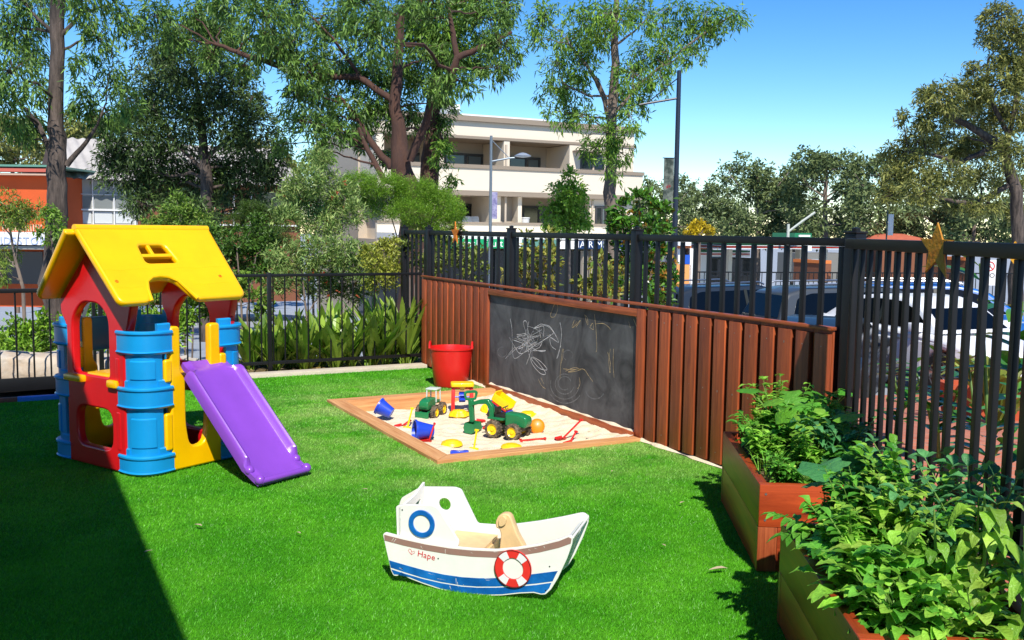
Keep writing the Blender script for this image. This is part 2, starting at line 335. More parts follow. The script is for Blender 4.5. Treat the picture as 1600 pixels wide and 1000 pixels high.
# ============================================================ timber fence with the chalkboard
FN = 4.26; WT = 1.05
wv = wood('stained_slats', hx('743218'), hx('b0562a'), 2, .6, .12)
wh = wood('stained_rails', hx('6e3018'), hx('b25c30'), 1, .45, .12)
fence = thing('timber_fence', 'red-brown timber batten fence framing the long chalkboard beside the sandpit', 'fence', (FN, 4.0, 0))
def fy(d): return d-4.0
def slats(d0, d1, pitch=.1505):
    bk = MB(); sb = MB(); nl = MB()
    n = max(1, int(round((d1-d0)/pitch))); pt_ = (d1-d0)/n
    for i in range(n):
        a = d0+i*pt_
        bk.box((.030, fy(a+.001), .0), (.045, fy(a+pt_-.001), WT-.012-random.random()*.004))
        sb.box((-.003, fy(a+pt_*.02), .012+random.random()*.01), (.0295, fy(a+pt_*.74), WT-.045), ch=.002)
        for zz_ in (.09, .52, .93): nl.box((-.0042, fy(a+pt_*.38)-.003, zz_-.003+random.uniform(-.01, .01)), (-.0026, fy(a+pt_*.38)+.003, zz_+.003))
    nl.build('nail_heads', mat('nail', (.35, .33, .3), .4, metal=.7), fence)
    bk.build('backing_board', wood('dark_boards', hx('7c381c'), hx('ac5429'), 2, .5, .1), fence); sb.build('batten_panel', wv, fence)
slats(4.10, 5.95); slats(8.71, 10.42)
cb = MB(); cb.box((-.002, fy(4.09), WT-.020), (.048, fy(10.42), WT), ch=.003); cb.build('cap_rail', wh, fence)
fr = MB(); B0, B1, ZB, ZT_ = 6.04, 8.62, .045, .945
fr.box((-.012, fy(B0-.09), .0), (.03, fy(B0), ZT_+.06), ch=.003); fr.build('frame_post', wv, fence); fr = MB(); fr.box((-.012, fy(B1), .0), (.03, fy(B1+.09), ZT_+.06), ch=.003)
fr.build('frame_post', wv, fence)
fr = MB(); fr.box((-.013, fy(B0-.0), ZT_), (.03, fy(B1), ZT_+.058), ch=.003); fr.build('frame_rail', wh, fence); fr = MB(); fr.box((-.03, fy(B0), -.06), (.025, fy(B1), ZB), ch=.004)
fr.build('frame_rail', wh, fence)
# slate panel
m = bpy.data.materials.new('chalkboard'); m.use_nodes = True; t = m.node_tree; N = t.nodes; L = t.links; b = N['Principled BSDF']; b.inputs['Roughness'].default_value = .75; b.inputs['Specular IOR Level'].default_value = .25
tc = N.new('ShaderNodeTexCoord'); n1 = N.new('ShaderNodeTexNoise'); n1.inputs['Scale'].default_value = 2.6; n1.inputs['Detail'].default_value = 8; n1.inputs['Roughness'].default_value = .62; n1.inputs['Distortion'].default_value = 1.3
mp = N.new('ShaderNodeMapping'); mp.inputs['Scale'].default_value = (1, 1.1, .9); L.new(tc.outputs['Object'], mp.inputs[0]); L.new(mp.outputs[0], n1.inputs['Vector'])
rp = N.new('ShaderNodeValToRGB'); e = rp.color_ramp.elements; e[0].position = .30; e[0].color = (.036, .037, .040, 1); e[1].position = .78; e[1].color = (.17, .175, .18, 1); L.new(n1.outputs[0], rp.inputs[0]); L.new(rp.outputs[0], b.inputs['Base Color'])
cbd = MB().box((.012, fy(B0-.02), ZB-.01), (.026, fy(B1+.02), ZT_+.01)).build('chalkboard_panel', m, fence)
# chalk drawing: strokes given in board metres (from the far end, up from the bottom)
def bpt(px, py):   # photo crop coords -> local fence coords on the board face
    x = 770+px/4.; y = 440+py/4.; d = ray(x, y); q = E0+d*((FN+.0115)/d[0]); return (.0112, q[1]-4.0, q[2])
def stroke(mbx, pts, w=.0035, n=5):
    P_ = [Vector(bpt(*p)) for p in pts]; out = []
    for i in range(len(P_)-1):
        a, b1, c, d = P_[max(i-1, 0)], P_[i], P_[i+1], P_[min(i+2, len(P_)-1)]
        for k in range(n):
            s = k/n; out.append(.5*((2*b1)+(c-a)*s+(2*a-5*b1+4*c-d)*s*s+(3*b1-a-3*c+d)*s**3))
    out.append(P_[-1]); L_, R_ = [], []
    for i, p in enumerate(out):
        d = out[min(i+1, len(out)-1)]-out[max(i-1, 0)]; d = Vector((0, d.y, d.z)); d = d.normalized() if d.length > 1e-7 else Vector((0, 1, 0))
        q = Vector((0, -d.z, d.y))*w*.5*random.uniform(.5, 1.2); L_.append(p+q); R_.append(p-q)
    mbx.grid([L_, R_])
ch = MB(); R1 = random.Random(4)
for s in [[(108, 230), (120, 300), (128, 470), (180, 455), (220, 400), (215, 260), (190, 255), (205, 330), (150, 345), (240, 390), (120, 350), (210, 385), (160, 420), (240, 340)],
          [(300, 265), (255, 295), (330, 275), (380, 320), (330, 345), (260, 375), (370, 330), (270, 395), (180, 450), (150, 415), (225, 385)],
          [(130, 365), (210, 395), (290, 435), (330, 430), (250, 430), (300, 400), (320, 290), (290, 285), (300, 350)],
          [(225, 450), (250, 520), (300, 575), (330, 570), (270, 490), (240, 480), (290, 540), (340, 550), (300, 500), (250, 470)],
          [(300, 265), (355, 280), (395, 340), (410, 380), (360, 350), (365, 400), (395, 425)], [(420, 255), (430, 330), (415, 440), (400, 480), (425, 400)],
          [(225, 250), (215, 330), (225, 440), (205, 380), (235, 345)], [(150, 330), (170, 330), (205, 325), (220, 345)]]: stroke(ch, s, .0055)
for k in range(10):
    c = (215+R1.gauss(0, 28), 375+R1.gauss(0, 22)); stroke(ch, [(c[0]+R1.gauss(0, 42), c[1]+R1.gauss(0, 45)) for _ in range(5)], .003)
ch.build('white_scribble', mat('chalk_white', (.72, .72, .72), .9, .25, 60), cbd)
co_ = MB()
for s in [[(385, 140), (372, 175), (360, 215), (385, 220), (405, 175), (400, 140), (380, 150)], [(436, 420), (430, 470), (425, 520), (420, 610)], [(442, 420), (436, 480), (428, 510)],
          [(440, 545), (500, 550), (555, 545), (520, 560), (470, 565), (560, 545), (600, 590), (625, 625)], [(455, 560), (510, 538), (550, 550)], [(510, 240), (495, 290), (530, 245), (500, 290), (550, 240), (520, 285)],
          [(575, 205), (585, 250), (595, 270), (590, 225), (575, 210)], [(635, 205), (645, 300), (650, 410), (645, 440)], [(640, 265), (690, 262), (725, 285), (735, 300)], [(605, 285), (630, 300), (625, 260), (610, 280)],
          [(735, 420), (725, 500), (735, 570)], [(755, 420), (752, 520), (758, 600)], [(718, 440), (735, 510), (730, 570)], [(880, 235), (905, 300), (910, 350)], [(895, 220), (920, 290), (905, 310)], [(850, 250), (860, 290)], [(285, 610), (305, 650), (330, 670)], [(300, 600), (320, 640)], [(540, 600), (545, 640), (530, 670)]]: stroke(co_, s, .0045)
co_.build('yellow_scribble', mat('chalk_yellow', (.60, .46, .24), .9, .3, 60), cbd)
sw = MB()
for k, (cx, cy, rr, a0, a1) in enumerate([(450, 640, 90, 0, 3.4), (450, 640, 60, .3, 5.2), (455, 645, 110, .6, 2.6), (450, 635, 40, 1, 6), (640, 670, 60, .5, 3.), (60, 440, 30, 0, 5), (470, 460, 30, 2, 7)]):
    stroke(sw, [(cx+rr*cos(a0+(a1-a0)*i/9), cy+rr*1.05*sin(a0+(a1-a0)*i/9)) for i in range(10)], .010)
sw.build('smudge', mat('chalk_smudge', (.16, .165, .17), .9, .5, 30), cbd)

# ============================================================ black picket fences
blk = mat('black_powdercoat', (.008, .008, .009), .42, .2, 8, spec=.3)
def post(mb, x, y, z0, z1, w=.07):
    mb.box((x-w/2, y-w/2, z0), (x+w/2, y+w/2, z1), ch=.004); mb.box((x-w/2-.006, y-w/2-.006, z1), (x+w/2+.006, y+w/2+.006, z1+.012), ch=.003); mb.lathe([(w*.3, z1+.012), (w*.3, z1+.03), (.001, z1+.036)], 12, Matrix.Translation((x, y, 0)))
bfence = thing('picket_fence', 'tall black metal picket fence rising behind the timber batten fence', 'fence', (FN+.10, 4.0, 0))
ps = [4.0, 6.22, 8.34, 10.41, 11.2]
for a, b_ in zip(ps, ps[1:]):
    pk = MB(); n = int(round((b_-a-.1)/.1505))
    for i in range(n):
        y = a+.05+(i+.5)*(b_-a-.1)/n
        pk.box((-.010, fy(y-.019), .08), (.010, fy(y+.019), 1.522), ch=.003)
    pk.build('picket_panel', blk, bfence); MB().box((-.022, fy(a+.036), 1.523), (.022, fy(b_-.036), 1.572), ch=.004).build('rail', blk, bfence); MB().box((-.02, fy(a+.036), .05), (.02, fy(b_-.036), .09)).build('rail', blk, bfence)
for a in ps[1:]:
    q = MB(); post(q, 0, fy(a), -.1, 1.60); q.build('post', blk, bfence)
q = MB(); post(q, -.03, fy(4.0), -.1, 1.60, .085); q.build('post', blk, bfence)
# angled gate-side fence on the right: local +x runs from the corner post towards the viewer
GD = np.array([-.5075, -.8616]); ga = math.atan2(GD[1], GD[0])
sfence = thing('picket_fence', 'black picket fence with the number 3 star standing behind the raised vegetable beds', 'fence', (4.22, 3.955, 0), ga)
for i0, i1 in ((0, 15), (17, 30)):
    pk = MB()
    for i in range(i0, i1): x = .135+.137*i; pk.box((x-.018, -.012, -.35), (x+.018, .012, 1.515), ch=.003)
    pk.build('picket_panel', blk, sfence)
for a, b_, z in ((.03, 2.18, 1.516), (.03, 2.18, -.39), (2.25, 4.4, 1.516)): MB().box((a, -.022, z), (b_, .022, z+.056 if z > 0 else -.35), ch=.004).build('rail', blk, sfence)
q = MB(); post(q, 2.215, 0, -.4, 1.60, .062); q.build('post', blk, sfence)
# stars
def star(R_, r_, n=5, rot=0., sy=1.): return [((R_ if k % 2 == 0 else r_)*sin(pi*k/n+rot), (R_ if k % 2 == 0 else r_)*cos(pi*k/n+rot)*sy) for k in range(2*n)]
g0 = np.array([4.22, 3.955]); sx = 1.385; spz = g0+GD*sx+np.array([-.8616, .5075])*.034
st = thing('star', 'worn yellow wooden star with the number 3 hanging on the black fence rail', 'star', (*spz, 1.535), ga+rad(24))
# star faces the viewer side; local x along fence, outline stands in x-z
sp_ = [(x_*1.2, y_*.92) for x_, y_ in [(0, .125), (.027, .048), (.078, .045), (.036, -.008), (.050, -.125), (.0, -.055), (-.046, -.108), (-.034, -.008), (-.078, .052), (-.024, .048)]]
MB().cut([sp_], .009, .0015, RX90).build('star_board', mat('star_yellow', hx('c98f1e'), .6, .35, 18, .3, 60, col2=hx('a8660f')), st)
MB().text('3', .075, .003, Matrix.Translation((0, -.0062*1 if False else 0, 0)) @ Matrix.Translation((0, .0062, -.004)) @ Matrix.Rotation(pi, 4, 'Z') @ RX90).build('number', mat('number_red', hx('9c3a10'), .6), st)
st2 = thing('star', 'small bright orange star tied to the black fence rail above the batten fence', 'star', (FN+.05, 9.56, 1.545), pi/2)
MB().cut([star(.105, .042, sy=1.25)], .010, .002, RX90).build('star_board', mat('star_orange', hx('e07a14'), .6, .3, 18), st2)

# low fence at the back with its gate
lf = thing('picket_fence', 'low black round-bar fence across the back of the yard before the strap-leaved plants', 'fence', (0, 10.4, 0))
pk = MB(); x = .86
while x < 4.2: pk.tube([(x, 0, .115), (x, 0, 1.055)], .0085, 8); x += .1285
pk.build('picket_panel', blk, lf)
MB().box((.80, -.018, 1.053), (4.25, .018, 1.085), ch=.004).build('rail', blk, lf); MB().box((.80, -.014, .10), (4.25, .014, .135), ch=.003).build('rail', blk, lf)
for x in (.80, 2.49):
    MB().box((x-.022, -.022, -.02), (x+.022, .022, 1.1), ch=.003).build('post', blk, lf)
gt = thing('gate', 'low black metal gate with a diagonal brace behind the plastic playhouse', 'gate', (-1.2, 10.36, 0))
pk = MB()
for i in range(13): x = .06+.148*i; pk.tube([(x, 0, .10), (x, 0, .935)], .0085, 8)
pk.build('picket_panel', blk, gt)
MB().box((0, -.02, .93), (1.95, .02, .97), ch=.004).box((0, -.02, -.02), (1.95, .02, .105), ch=.003).box((0, -.02, .1), (.03, .02, .93)).box((1.92, -.02, .1), (1.95, .02, .93)).build('gate_frame', blk, gt)
MB().bar((1.62, -.012, .105), (1.93, -.012, .93), .03, .03).bar((.05, -.012, .93), (.5, -.012, .105), .03, .02).build('brace', mat('steel_grey', (.16, .16, .17), .4, metal=.6), gt)
eb = thing('edging_board', 'low red-brown and blue painted edging board along the foot of the back gate', 'edging', (0, 9.62, 0))
MB().box((-4, 0, -.02), (.03, .06, .035), ch=.006).build('brown_board', mat('edge_brown', hx('8d4a35'), .6, .2, 10), eb)
MB().box((.032, 0, -.02), (.72, .06, .036), ch=.006).build('blue_board', mat('edge_blue', hx('2f7fd6'), .5, .1, 10), eb)
tag(MB().box((.5, 10.16, -.05), (4.24, 10.33, .035), ch=.008).build('kerb', mat('concrete', hx('c9bda8'), .85, .12, 8, .3, 80)), kind='structure')
# pale sandstone rocks behind the gate
rockm = mat('sandstone', hx('cfc4b4'), .9, .18, 5, .6, 14, col2=hx('b3a18c'))
for i, (x, y, a, b_, h_) in enumerate([(-.35, 11.0, .55, .3, .36), (.42, 10.95, .42, .28, .34), (1.0, 11.05, .35, .25, .26), (-1.3, 11.1, .6, .3, .3), (1.55, 11.0, .3, .2, .2)]):
    bm = bmesh.new(); bmesh.ops.create_cube(bm, size=1); bmesh.ops.subdivide_edges(bm, edges=bm.edges[:], cuts=5, use_grid_fill=True)
    R2 = random.Random(i)
    for w in bm.verts:
        c = w.co; l = max(abs(c.x), abs(c.y), abs(c.z)); q = c.normalized()*.58; c2 = c.lerp(q, .35)
        w.co = Vector((c2.x*2*a, c2.y*2*b_, (c2.z+.5)*h_))+Vector((R2.gauss(0, .012), R2.gauss(0, .012), R2.gauss(0, .010)))
    v = [tuple(w.co) for w in bm.verts]; f = [tuple(w.index for w in q.verts) for q in bm.faces]; bm.free()
    o = MB().add(v, f).build('rock', rockm, ang=60); o.location = (x, y, -.08); tag(o, ['pale sandstone block behind the left gate pickets', 'pale sandstone block left of the playhouse behind the gate', 'sandstone block seen through the playhouse window', 'far left sandstone block at the frame edge', 'small sandstone block hidden low behind the playhouse'][i], 'rock', 'sandstone blocks edging the garden')

# veranda of the centre on the left, out of frame: its roof shades the left of the yard
vb = thing('veranda_building', 'single storey building with a veranda roof shading the left of the yard', 'building', (0, 0, 0))
MB().box((-8, -6, -.05), (-3.0, 7.2, 3.6)).build('wall', mat('render_cream', hx('d9d2c4'), .85, .05, 2), vb)
MB().box((-2.999, -6, 3.1), (-.36, 7.25, 3.2)).build('veranda_roof', mat('roof_grey', hx('7d8185'), .6), vb)
for y in (-5.5, -2): MB().box((-.66, y-.05, 0), (-.56, y+.05, 3.1)).build('post', mat('render_cream', (1, 1, 1)), vb)
for y in (-4, 0, 4.5): MB().box((-2.998, y-.7, .9), (-2.96, y+.7, 2.2)).build('window', mat('dark_glass', (.02, .025, .03), .08), vb)
# ============================================================ plastic playhouse
def plastic(name, h_, rough=.32, coat=.15): return mat(name, hx(h_), rough, .09, 4, .06, 260, coat=coat)
P_RED, P_YEL, P_BLU, P_PUR = plastic('plastic_red', 'd3141c'), plastic('plastic_yellow', 'fbbe00'), plastic('plastic_blue', '1492d4'), plastic('plastic_purple', '8548ba', .3, .3)
ha = rad(27.5); hu_ = np.array([cos(ha), sin(ha)]); hv_ = np.array([-sin(ha), cos(ha)])
HO = hu_*3.55+hv_*5.29
ph = thing('playhouse', 'plastic playhouse with a yellow roof, red gables, blue turret corners and a purple slide', 'playhouse', (HO[0], HO[1], .004), ha)
LX, LY, YM, ZE, ZR = .84, 1.05, .47, 1.10, 1.555
# gable walls: outline in (y, z)
out = [(.17, 0), (.825, 0), (.825, .93, .03), (.885, 1.0, .04), (.885, 1.10, .02), (YM, ZR-.05, .03), (.075, 1.10, .02), (.125, .93, .04), (.17, .85, .05)]
win = [(.335, .61, .03), (.335, 1.0, .10), (.44, 1.085, .06), (.63, 1.085, .06), (.745, .98, .10), (.745, .61, .03)]
low = [(.315, .13, .09), (.715, .13, .09), (.715, .395, .09), (.315, .395, .09)]
for x in (0., LX):
    w = MB().cut([rot_round(out, .01), rot_round(win, .04), rot_round(low, .08)], .06, .014, Matrix.Translation((x+(.03 if x == 0 else -.03), 0, 0)) @ RYZ, 3)
    w.build('gable_wall', P_RED, ph)
# yellow sills, knobs and the mid floor
MB().box((-.045, .60, .555), (.06, .80, .60), ch=.014).build('sill', P_YEL, ph); MB().box((-.03, .23, .55), (.005, .33, .60), ch=.014).build('latch', P_YEL, ph)
MB().box((.01, .36, .595), (.085, .60, .62), ch=.008).build('sill', P_YEL, ph)
MB().box((.085, .17, .555), (LX-.085, .80, .59), ch=.008).build('floor_panel', P_YEL, ph)
# corner turrets: bulging quarter panels cutting each corner
def turret(cx, cy, sx, sy):
    """cx, cy the corner; sx, sy point inwards"""
    p = MB(); a = Vector((cx, cy+sy*.245)); b = Vector((cx+sx*.235, cy)); c = Vector((cx-sx*.055, cy-sy*.055))
    def arc(off, n=10, k0=0., k1=1.):
        r = []
        for i in range(n+1):
            t = k0+(k1-k0)*i/n; q = (1-t)**2*a+2*t*(1-t)*c+t*t*b; d = (2*(1-t)*(c-a)+2*t*(b-c)).normalized(); nn = Vector((d.y, -d.x))
            m_ = Vector((cx-sx*9, cy-sy*9)); nn = nn if (m_-q).dot(nn) > 0 else -nn
            r.append(q+nn*off)
        return r
    def shell(off, z0, z1, k0=0., k1=1., th=.04, ch=.008):
        o, i_ = arc(off, 10, k0, k1), arc(off-th, 10, k0, k1); rows = []
        prof = [(i_, z0), (i_, z0), (o, z0), (o, z0+ch), (o, z1-ch), (o, z1), (i_, z1), (i_, z0)]
        o2 = arc(off-ch, 10, k0, k1); rows = [[(q.x, q.y, z) for q in A] for A, z in ((i_, z0), (o2, z0), (o, z0+ch), (o, z1-ch), (o2, z1), (i_, z1), (i_, z0))]
        k = len(p.v); p.grid(rows)
        for e_ in (0, 10): p.f.append(tuple(k+r_*11+e_ for r_ in range(6)))
    shell(-.020, .0, .86, .12, .88, .03)
    for z0, z1 in ((0, .125), (.425, .565), (.775, .925)):
        shell(0, z0, z1-.012); shell(.010, z1-.026, z1, ); shell(.010, z0+.006, z0+.022)
        shell(-.012, z1-.03, z1+.045, .0, .2, .03); shell(-.012, z1-.03, z1+.045, .8, 1., .03)
    for z0, z1 in ((.17, .37), (.61, .74)): shell(-.012, z0, z1, .25, .75, .02, .010)
    o = p.build('corner_turret', P_BLU, ph, 40)
    q = MB(); q.box((min(cx+sx*.03, cx+sx*.2), min(cy+sy*.235, cy+sy*.27), .02), (max(cx+sx*.03, cx+sx*.2), max(cy+sy*.235, cy+sy*.27), .02+.0001))
for cx, cy, sx, sy in ((0, 0, 1, 1), (0, LY, 1, -1), (LX, 0, -1, 1), (LX, LY, -1, -1)): turret(cx, cy, sx, sy)
MB().box((LX-.06, .10, .90), (LX-.02, .15, .965), ch=.01).build('latch', P_RED, ph)
# yellow frames on the slide side and the back: outline in (x, z) with scalloped posts and a low sill
def frame(y, flip):
    o_ = [(.225, 0), (LX-.225, 0), (LX-.225, .10, .02), (LX-.225, .945, .03), (LX-.31, .945, .03), (LX-.31, .64, .05), (LX-.335, .60, .04), (LX-.335, .30, .05), (LX-.36, .14, .06),
          (.36, .14, .06), (.335, .30, .05), (.335, .60, .04), (.30, .64, .05), (.30, .945, .03), (.225, .945, .03)]
    MB().cut([rot_round(o_, .01)], .055, .013, Matrix.Translation((0, y, 0)) @ RX90, 3).build('door_frame', P_YEL, ph)
    for xa, z0, z1 in ((.205, .14, .385), (.205, .585, .735), (LX-.205, .14, .385), (LX-.205, .585, .735)): s_ = MB().cut([rot_round([(xa-.028, z0), (xa+.028, z0), (xa+.028, z1), (xa-.028, z1)], .02)], .05, .012, Matrix.Translation((0, y+(.008 if flip else -.008), 0)) @ RX90).build('scallop_trim', P_YEL, ph)
frame(.03, 0); frame(LY-.03, 1)
for z0, z1 in ((.14, .40), (.58, .75)):
    s_ = MB().cut([rot_round([(.215, z0), (.265, z0), (.265, z1), (.215, z1)], .02)], .05, .012, Matrix.Translation((.022, 0, 0)) @ RYZ).build('scallop_trim', P_RED, ph)
# cross panel between the back turrets, seen through the doorway
MB().box((.30, LY-.05, .70), (LX-.30, LY-.01, .94), ch=.012).build('back_panel', plastic('plastic_teal', '0b5f86'), ph)
MB().box((LX-.30, .05, .04), (LX-.02, .09, .16), ch=.015).build('step_board', P_RED, ph)
# roof: two slabs with rounded rims, a skylight with a cross bar and an arched cut-out over the slide
sl_ = math.atan2(ZR-ZE, YM+.0); LEN = math.hypot(ZR-ZE+.0, YM-.005)
def roof_slab(front):
    W0, W1 = -.135, LX-.01
    o_ = [(W0, 0, .06), (.085, 0, .05), (.115, .10, .04), (.15, .185, .06), (.25, .205, .05), (.35, .185, .06), (.40, .06, .05), (.44, 0, .03), (W1-.0, 0, .06), (W1+.055, LEN, .015), (W0, LEN, .015)] if front else [(W0, 0, .06), (W1, 0, .06), (W1+.055, LEN, .015), (W0, LEN, .015)]
    sk_ = rot_round([(.215, .335, .03), (.455, .335, .03), (.43, .50, .03), (.235, .50, .03)], .03)
    loops = [rot_round(o_, .02, 6)]+([sk_] if front else [])
    # local slab: x along ridge, y up the slope
    if front: M = Matrix.Translation((0, -.005, ZE)) @ Matrix.Rotation(sl_, 4, 'X')
    else: M = Matrix.Translation((0, 2*YM+.005, ZE)) @ Matrix.Rotation(pi, 4, 'Z') @ Matrix.Rotation(sl_, 4, 'X') @ Matrix.Translation((-(W0+W1)-.0, 0, 0)) @ Matrix.Diagonal((1, 1, 1, 1))
    mb = MB().cut(loops, .05, .02, M, 4)
    return mb, M
rf, M = roof_slab(True)
rf.cut([rot_round([(.20, .395), (.47, .395), (.47, .425), (.20, .425)], .01)], .032, .008, M)
rf.cut([rot_round([(.30, .40), (.325, .40), (.325, .51), (.30, .51)], .005)], .028, .006, M)
ro = rf.build('roof', P_YEL, ph)
# raised rim round the arch, wavy tile lines and bolt dimples
tr_ = MB(); arc_ = [(.085, .0), (.108, .10), (.135, .165), (.19, .203), (.25, .212), (.31, .203), (.365, .165), (.40, .07), (.425, .0)]
tr_.tube([M @ Vector((x_, y_+.004, .020)) for x_, y_ in arc_], .012, 8); tr_.build('arch_rim', P_YEL, ro)
tw = MB()
for y_ in (.27, .12):
    for xs in ([(-.10, .08), (.46, .78)] if y_ < .2 else [(-.12, .80)]):
        n = 40; tw.tube([M @ Vector((xs[0]+(xs[1]-xs[0])*i/n, y_+.012*abs(sin((xs[0]+(xs[1]-xs[0])*i/n)*11)), .0235)) for i in range(n+1)], .0028, 6)
tw.build('tile_line', P_YEL, ro)
for x_, y_ in ((-.075, .18), (.71, .19)): MB().lathe([(.013, 0), (.011, .003), (.006, .0035), (.005, -.004)], 12, M @ Matrix.Translation((x_, y_, .025))).build('bolt', plastic('bolt_orange', 'd77a12'), ro)
rb, M2 = roof_slab(False); rb.build('roof', P_YEL, ph)
MB().tube([(-.13, YM, ZR+.012), (LX+.04, YM, ZR+.012)], .026, 12).build('ridge', P_YEL, ph)
# slide
def slide():
    n = 34; rows = []; x0, x1 = .285, .725
    for i in range(n+1):
        t = i/n
        if t < .10: y_, z_ = .035-.09*t/.10, .70-.055*(t/.10)**.6
        elif t < .88: s_ = (t-.10)/.78; y_, z_ = -.055-.565*s_, .645-.53*s_+.02*sin(pi*s_)*0
        else: s_ = (t-.88)/.12; y_, z_ = -.62-.125*s_, .115-.075*s_**.7
        hh = .0 if t < .08 or t > .885 else .052*min(1, (t-.08)/.05, (.885-t)/.025)
        ins = .05 if t < .09 else (0.0 if t < .885 else .012)
        a, b_ = x0+ins, x1-ins; w = .055
        top = [(a, -.035), (a-.0, hh*.4), (a+.012, hh*.9), (a+w*.4, hh), (a+w*.75, hh*.75), (a+w, .006), (a+w+.015, 0), ((a+b_)/2-.05, -.002), ((a+b_)/2+.05, -.002), (b_-w-.015, 0), (b_-w, .006), (b_-w*.75, hh*.75), (b_-w*.4, hh), (b_-.012, hh*.9), (b_, hh*.4), (b_, -.035), (b_-.03, -.037), (a+.03, -.037)]
        ny, nz = sin(rad(43)), cos(rad(43))
        if t > .9: ny, nz = .3, .95
        if t < .08: ny, nz = .5, .86
        rows.append([(x_, y_-h_*ny*.9, z_+h_*nz) for x_, h_ in top])
    mb = MB(); mb.grid(rows, close_u=True); k = len(rows[0]); mb.f.append(tuple(range(k))); mb.f.append(tuple(n*k+j for j in range(k)))
    for x_ in (x0+.03, x1-.03): mb.ball((x_, -.735, .043), .032, 8); mb.ball((x_, -.64, .088), .03, 8)
    mb.tube([(x0+.03, -.748, .036), (x1-.03, -.748, .036)], .02, 10)
    return mb
sld = slide().build('slide', P_PUR, ph, 50)

# ============================================================ rocking boat
bO = gnd(770, 930); bd = Rh*.957-Fh*.29; bd = bd/np.linalg.norm(bd); bn = np.array([-bd[1], bd[0], 0])     # along the hull, away from viewer
ba = math.atan2(bd[1], bd[0])
def bpl(px, py, off=0.):   # crop-3 coords -> boat local (s, z) on the plane `off` metres behind the near panel
    d = ray(570+px*.2375, 740+py*.2375); o = bO+bn*off; t_ = ((o-E0)@bn)/(d@bn); q = E0+d*t_-bO; return (q@bd, q[2])
boat = thing('rocking_boat', 'white wooden rocking boat toy with blue hull paint, cabin and red lifebuoy', 'rocking toy', bO, ba)
b_white = mat('boat_white', hx('ebe9e2'), .35, .05, 12, coat=.2); b_ply = mat('ply_edge', hx('cfa873'), .6, .2, 30)
GAP = .30; TH = .015
hull_px = [(118, 400), (132, 388), (250, 420), (400, 455), (560, 480), (700, 493), (860, 500), (1000, 487), (1150, 462), (1280, 430), (1345, 405), (1368, 418), (1364, 465), (1330, 560), (1270, 690), (1225, 762), (1190, 796), (1160, 798), (1110, 786), (1020, 790), (900, 803), (780, 805), (640, 795), (500, 765), (380, 725), (290, 690), (238, 658), (215, 675), (188, 672), (172, 640), (140, 500)]
hull = [bpl(*p) for p in hull_px]
def bcut(loops, y, th, nm, m_, par=boat, bev=.002): return MB().cut(loops, th, bev, Matrix.Translation((0, y, 0)) @ RX90).build(nm, m_, par)
def prx(c, r, n=30): a = bpl(*c); return circ(a[0], a[1], r, n)
bcut([rot_round(hull, .006, 2)], TH/2, TH, 'near_hull_panel', b_white)
# near cabin side stands on the hull panel, set just behind it
cab = [bpl(*p, TH) for p in [(212, 440), (203, 213), (255, 205), (440, 208), (480, 225), (620, 450), (600, 520), (300, 480)]]
bcut([rot_round(cab, .012, 3)], TH*1.5+.001, TH, 'cabin_side', b_white)
# far panel with the tall cabin outline
fo = GAP
far_px = [(222, 430), (225, 205), (240, 160), (365, 88), (590, 90), (632, 105), (660, 165), (740, 330), (860, 338), (1000, 332), (1150, 312), (1300, 285), (1432, 257), (1462, 272), (1462, 300), (1400, 430), (1325, 560), (1240, 690), (1150, 720), (1000, 715), (760, 700), (450, 670), (300, 620), (250, 560)]
farp = [bpl(*p, fo) for p in far_px]
hole = bpl(525, 202, fo)
bcut([rot_round(farp, .012, 3), circ(hole[0], hole[1], .030, 26)], fo+TH/2, TH, 'far_hull_panel', b_white)
# hull of the far side follows the near hull down to the rockers
bcut([rot_round([(x_, z_*.999) for x_, z_ in hull], .006, 2)], fo+TH*1.5+.001, TH, 'far_rocker', b_white)
s0 = bpl(205, 213)[0]; z1 = bpl(205, 213)[1]; z0 = bpl(212, 440)[1]
# stern wall of the cabin with a slot window, outline (y, z)
MB().cut([[(TH+.001, z0-.05), (fo, z0-.05), (fo, z1+.035), (fo*.6, z1+.004), (TH+.001, z1-.01)], rot_round([(fo*.42, z1-.085), (fo*.82, z1-.085), (fo*.82, z1-.03), (fo*.62, z1-.04)], .01)], .012, .0015, Matrix.Translation((s0+.012, 0, 0)) @ RYZ).build('stern_panel', b_white, boat)
sa, sz = bpl(600, 440, .1); sb_ = bpl(800, 440, .1)[0]
MB().box((sa-.07, TH*2+.003, sz-.035), (sb_-.01, fo-.002, sz-.02)).box((sb_-.012, TH+.003, sz-.13), (sb_, fo-.002, sz-.036)).build('seat', mat('birch', hx('dfbd88'), .5, .15, 14), boat)
bx0 = bpl(1325, 430, .02); bx1 = bpl(1235, 700, .02)
q = MB(); q.add([(x_+k, y_, z_) for y_ in (TH+.001, fo-.001) for k in (0, .012) for x_, z_ in (bx0, bx1)], [(0, 1, 3, 2), (4, 6, 7, 5), (0, 4, 5, 1), (2, 3, 7, 6), (0, 2, 6, 4), (1, 5, 7, 3)])
q.build('bow_panel', mat('bow_grey', hx('c9ccc6'), .5), boat)
MB().tube([(bx0[0]+.03, TH+.001, bx0[1]+.012), (bx0[0]+.03, fo-.001, bx0[1]+.012)], .006, 10).build('bow_bar', b_white, boat)
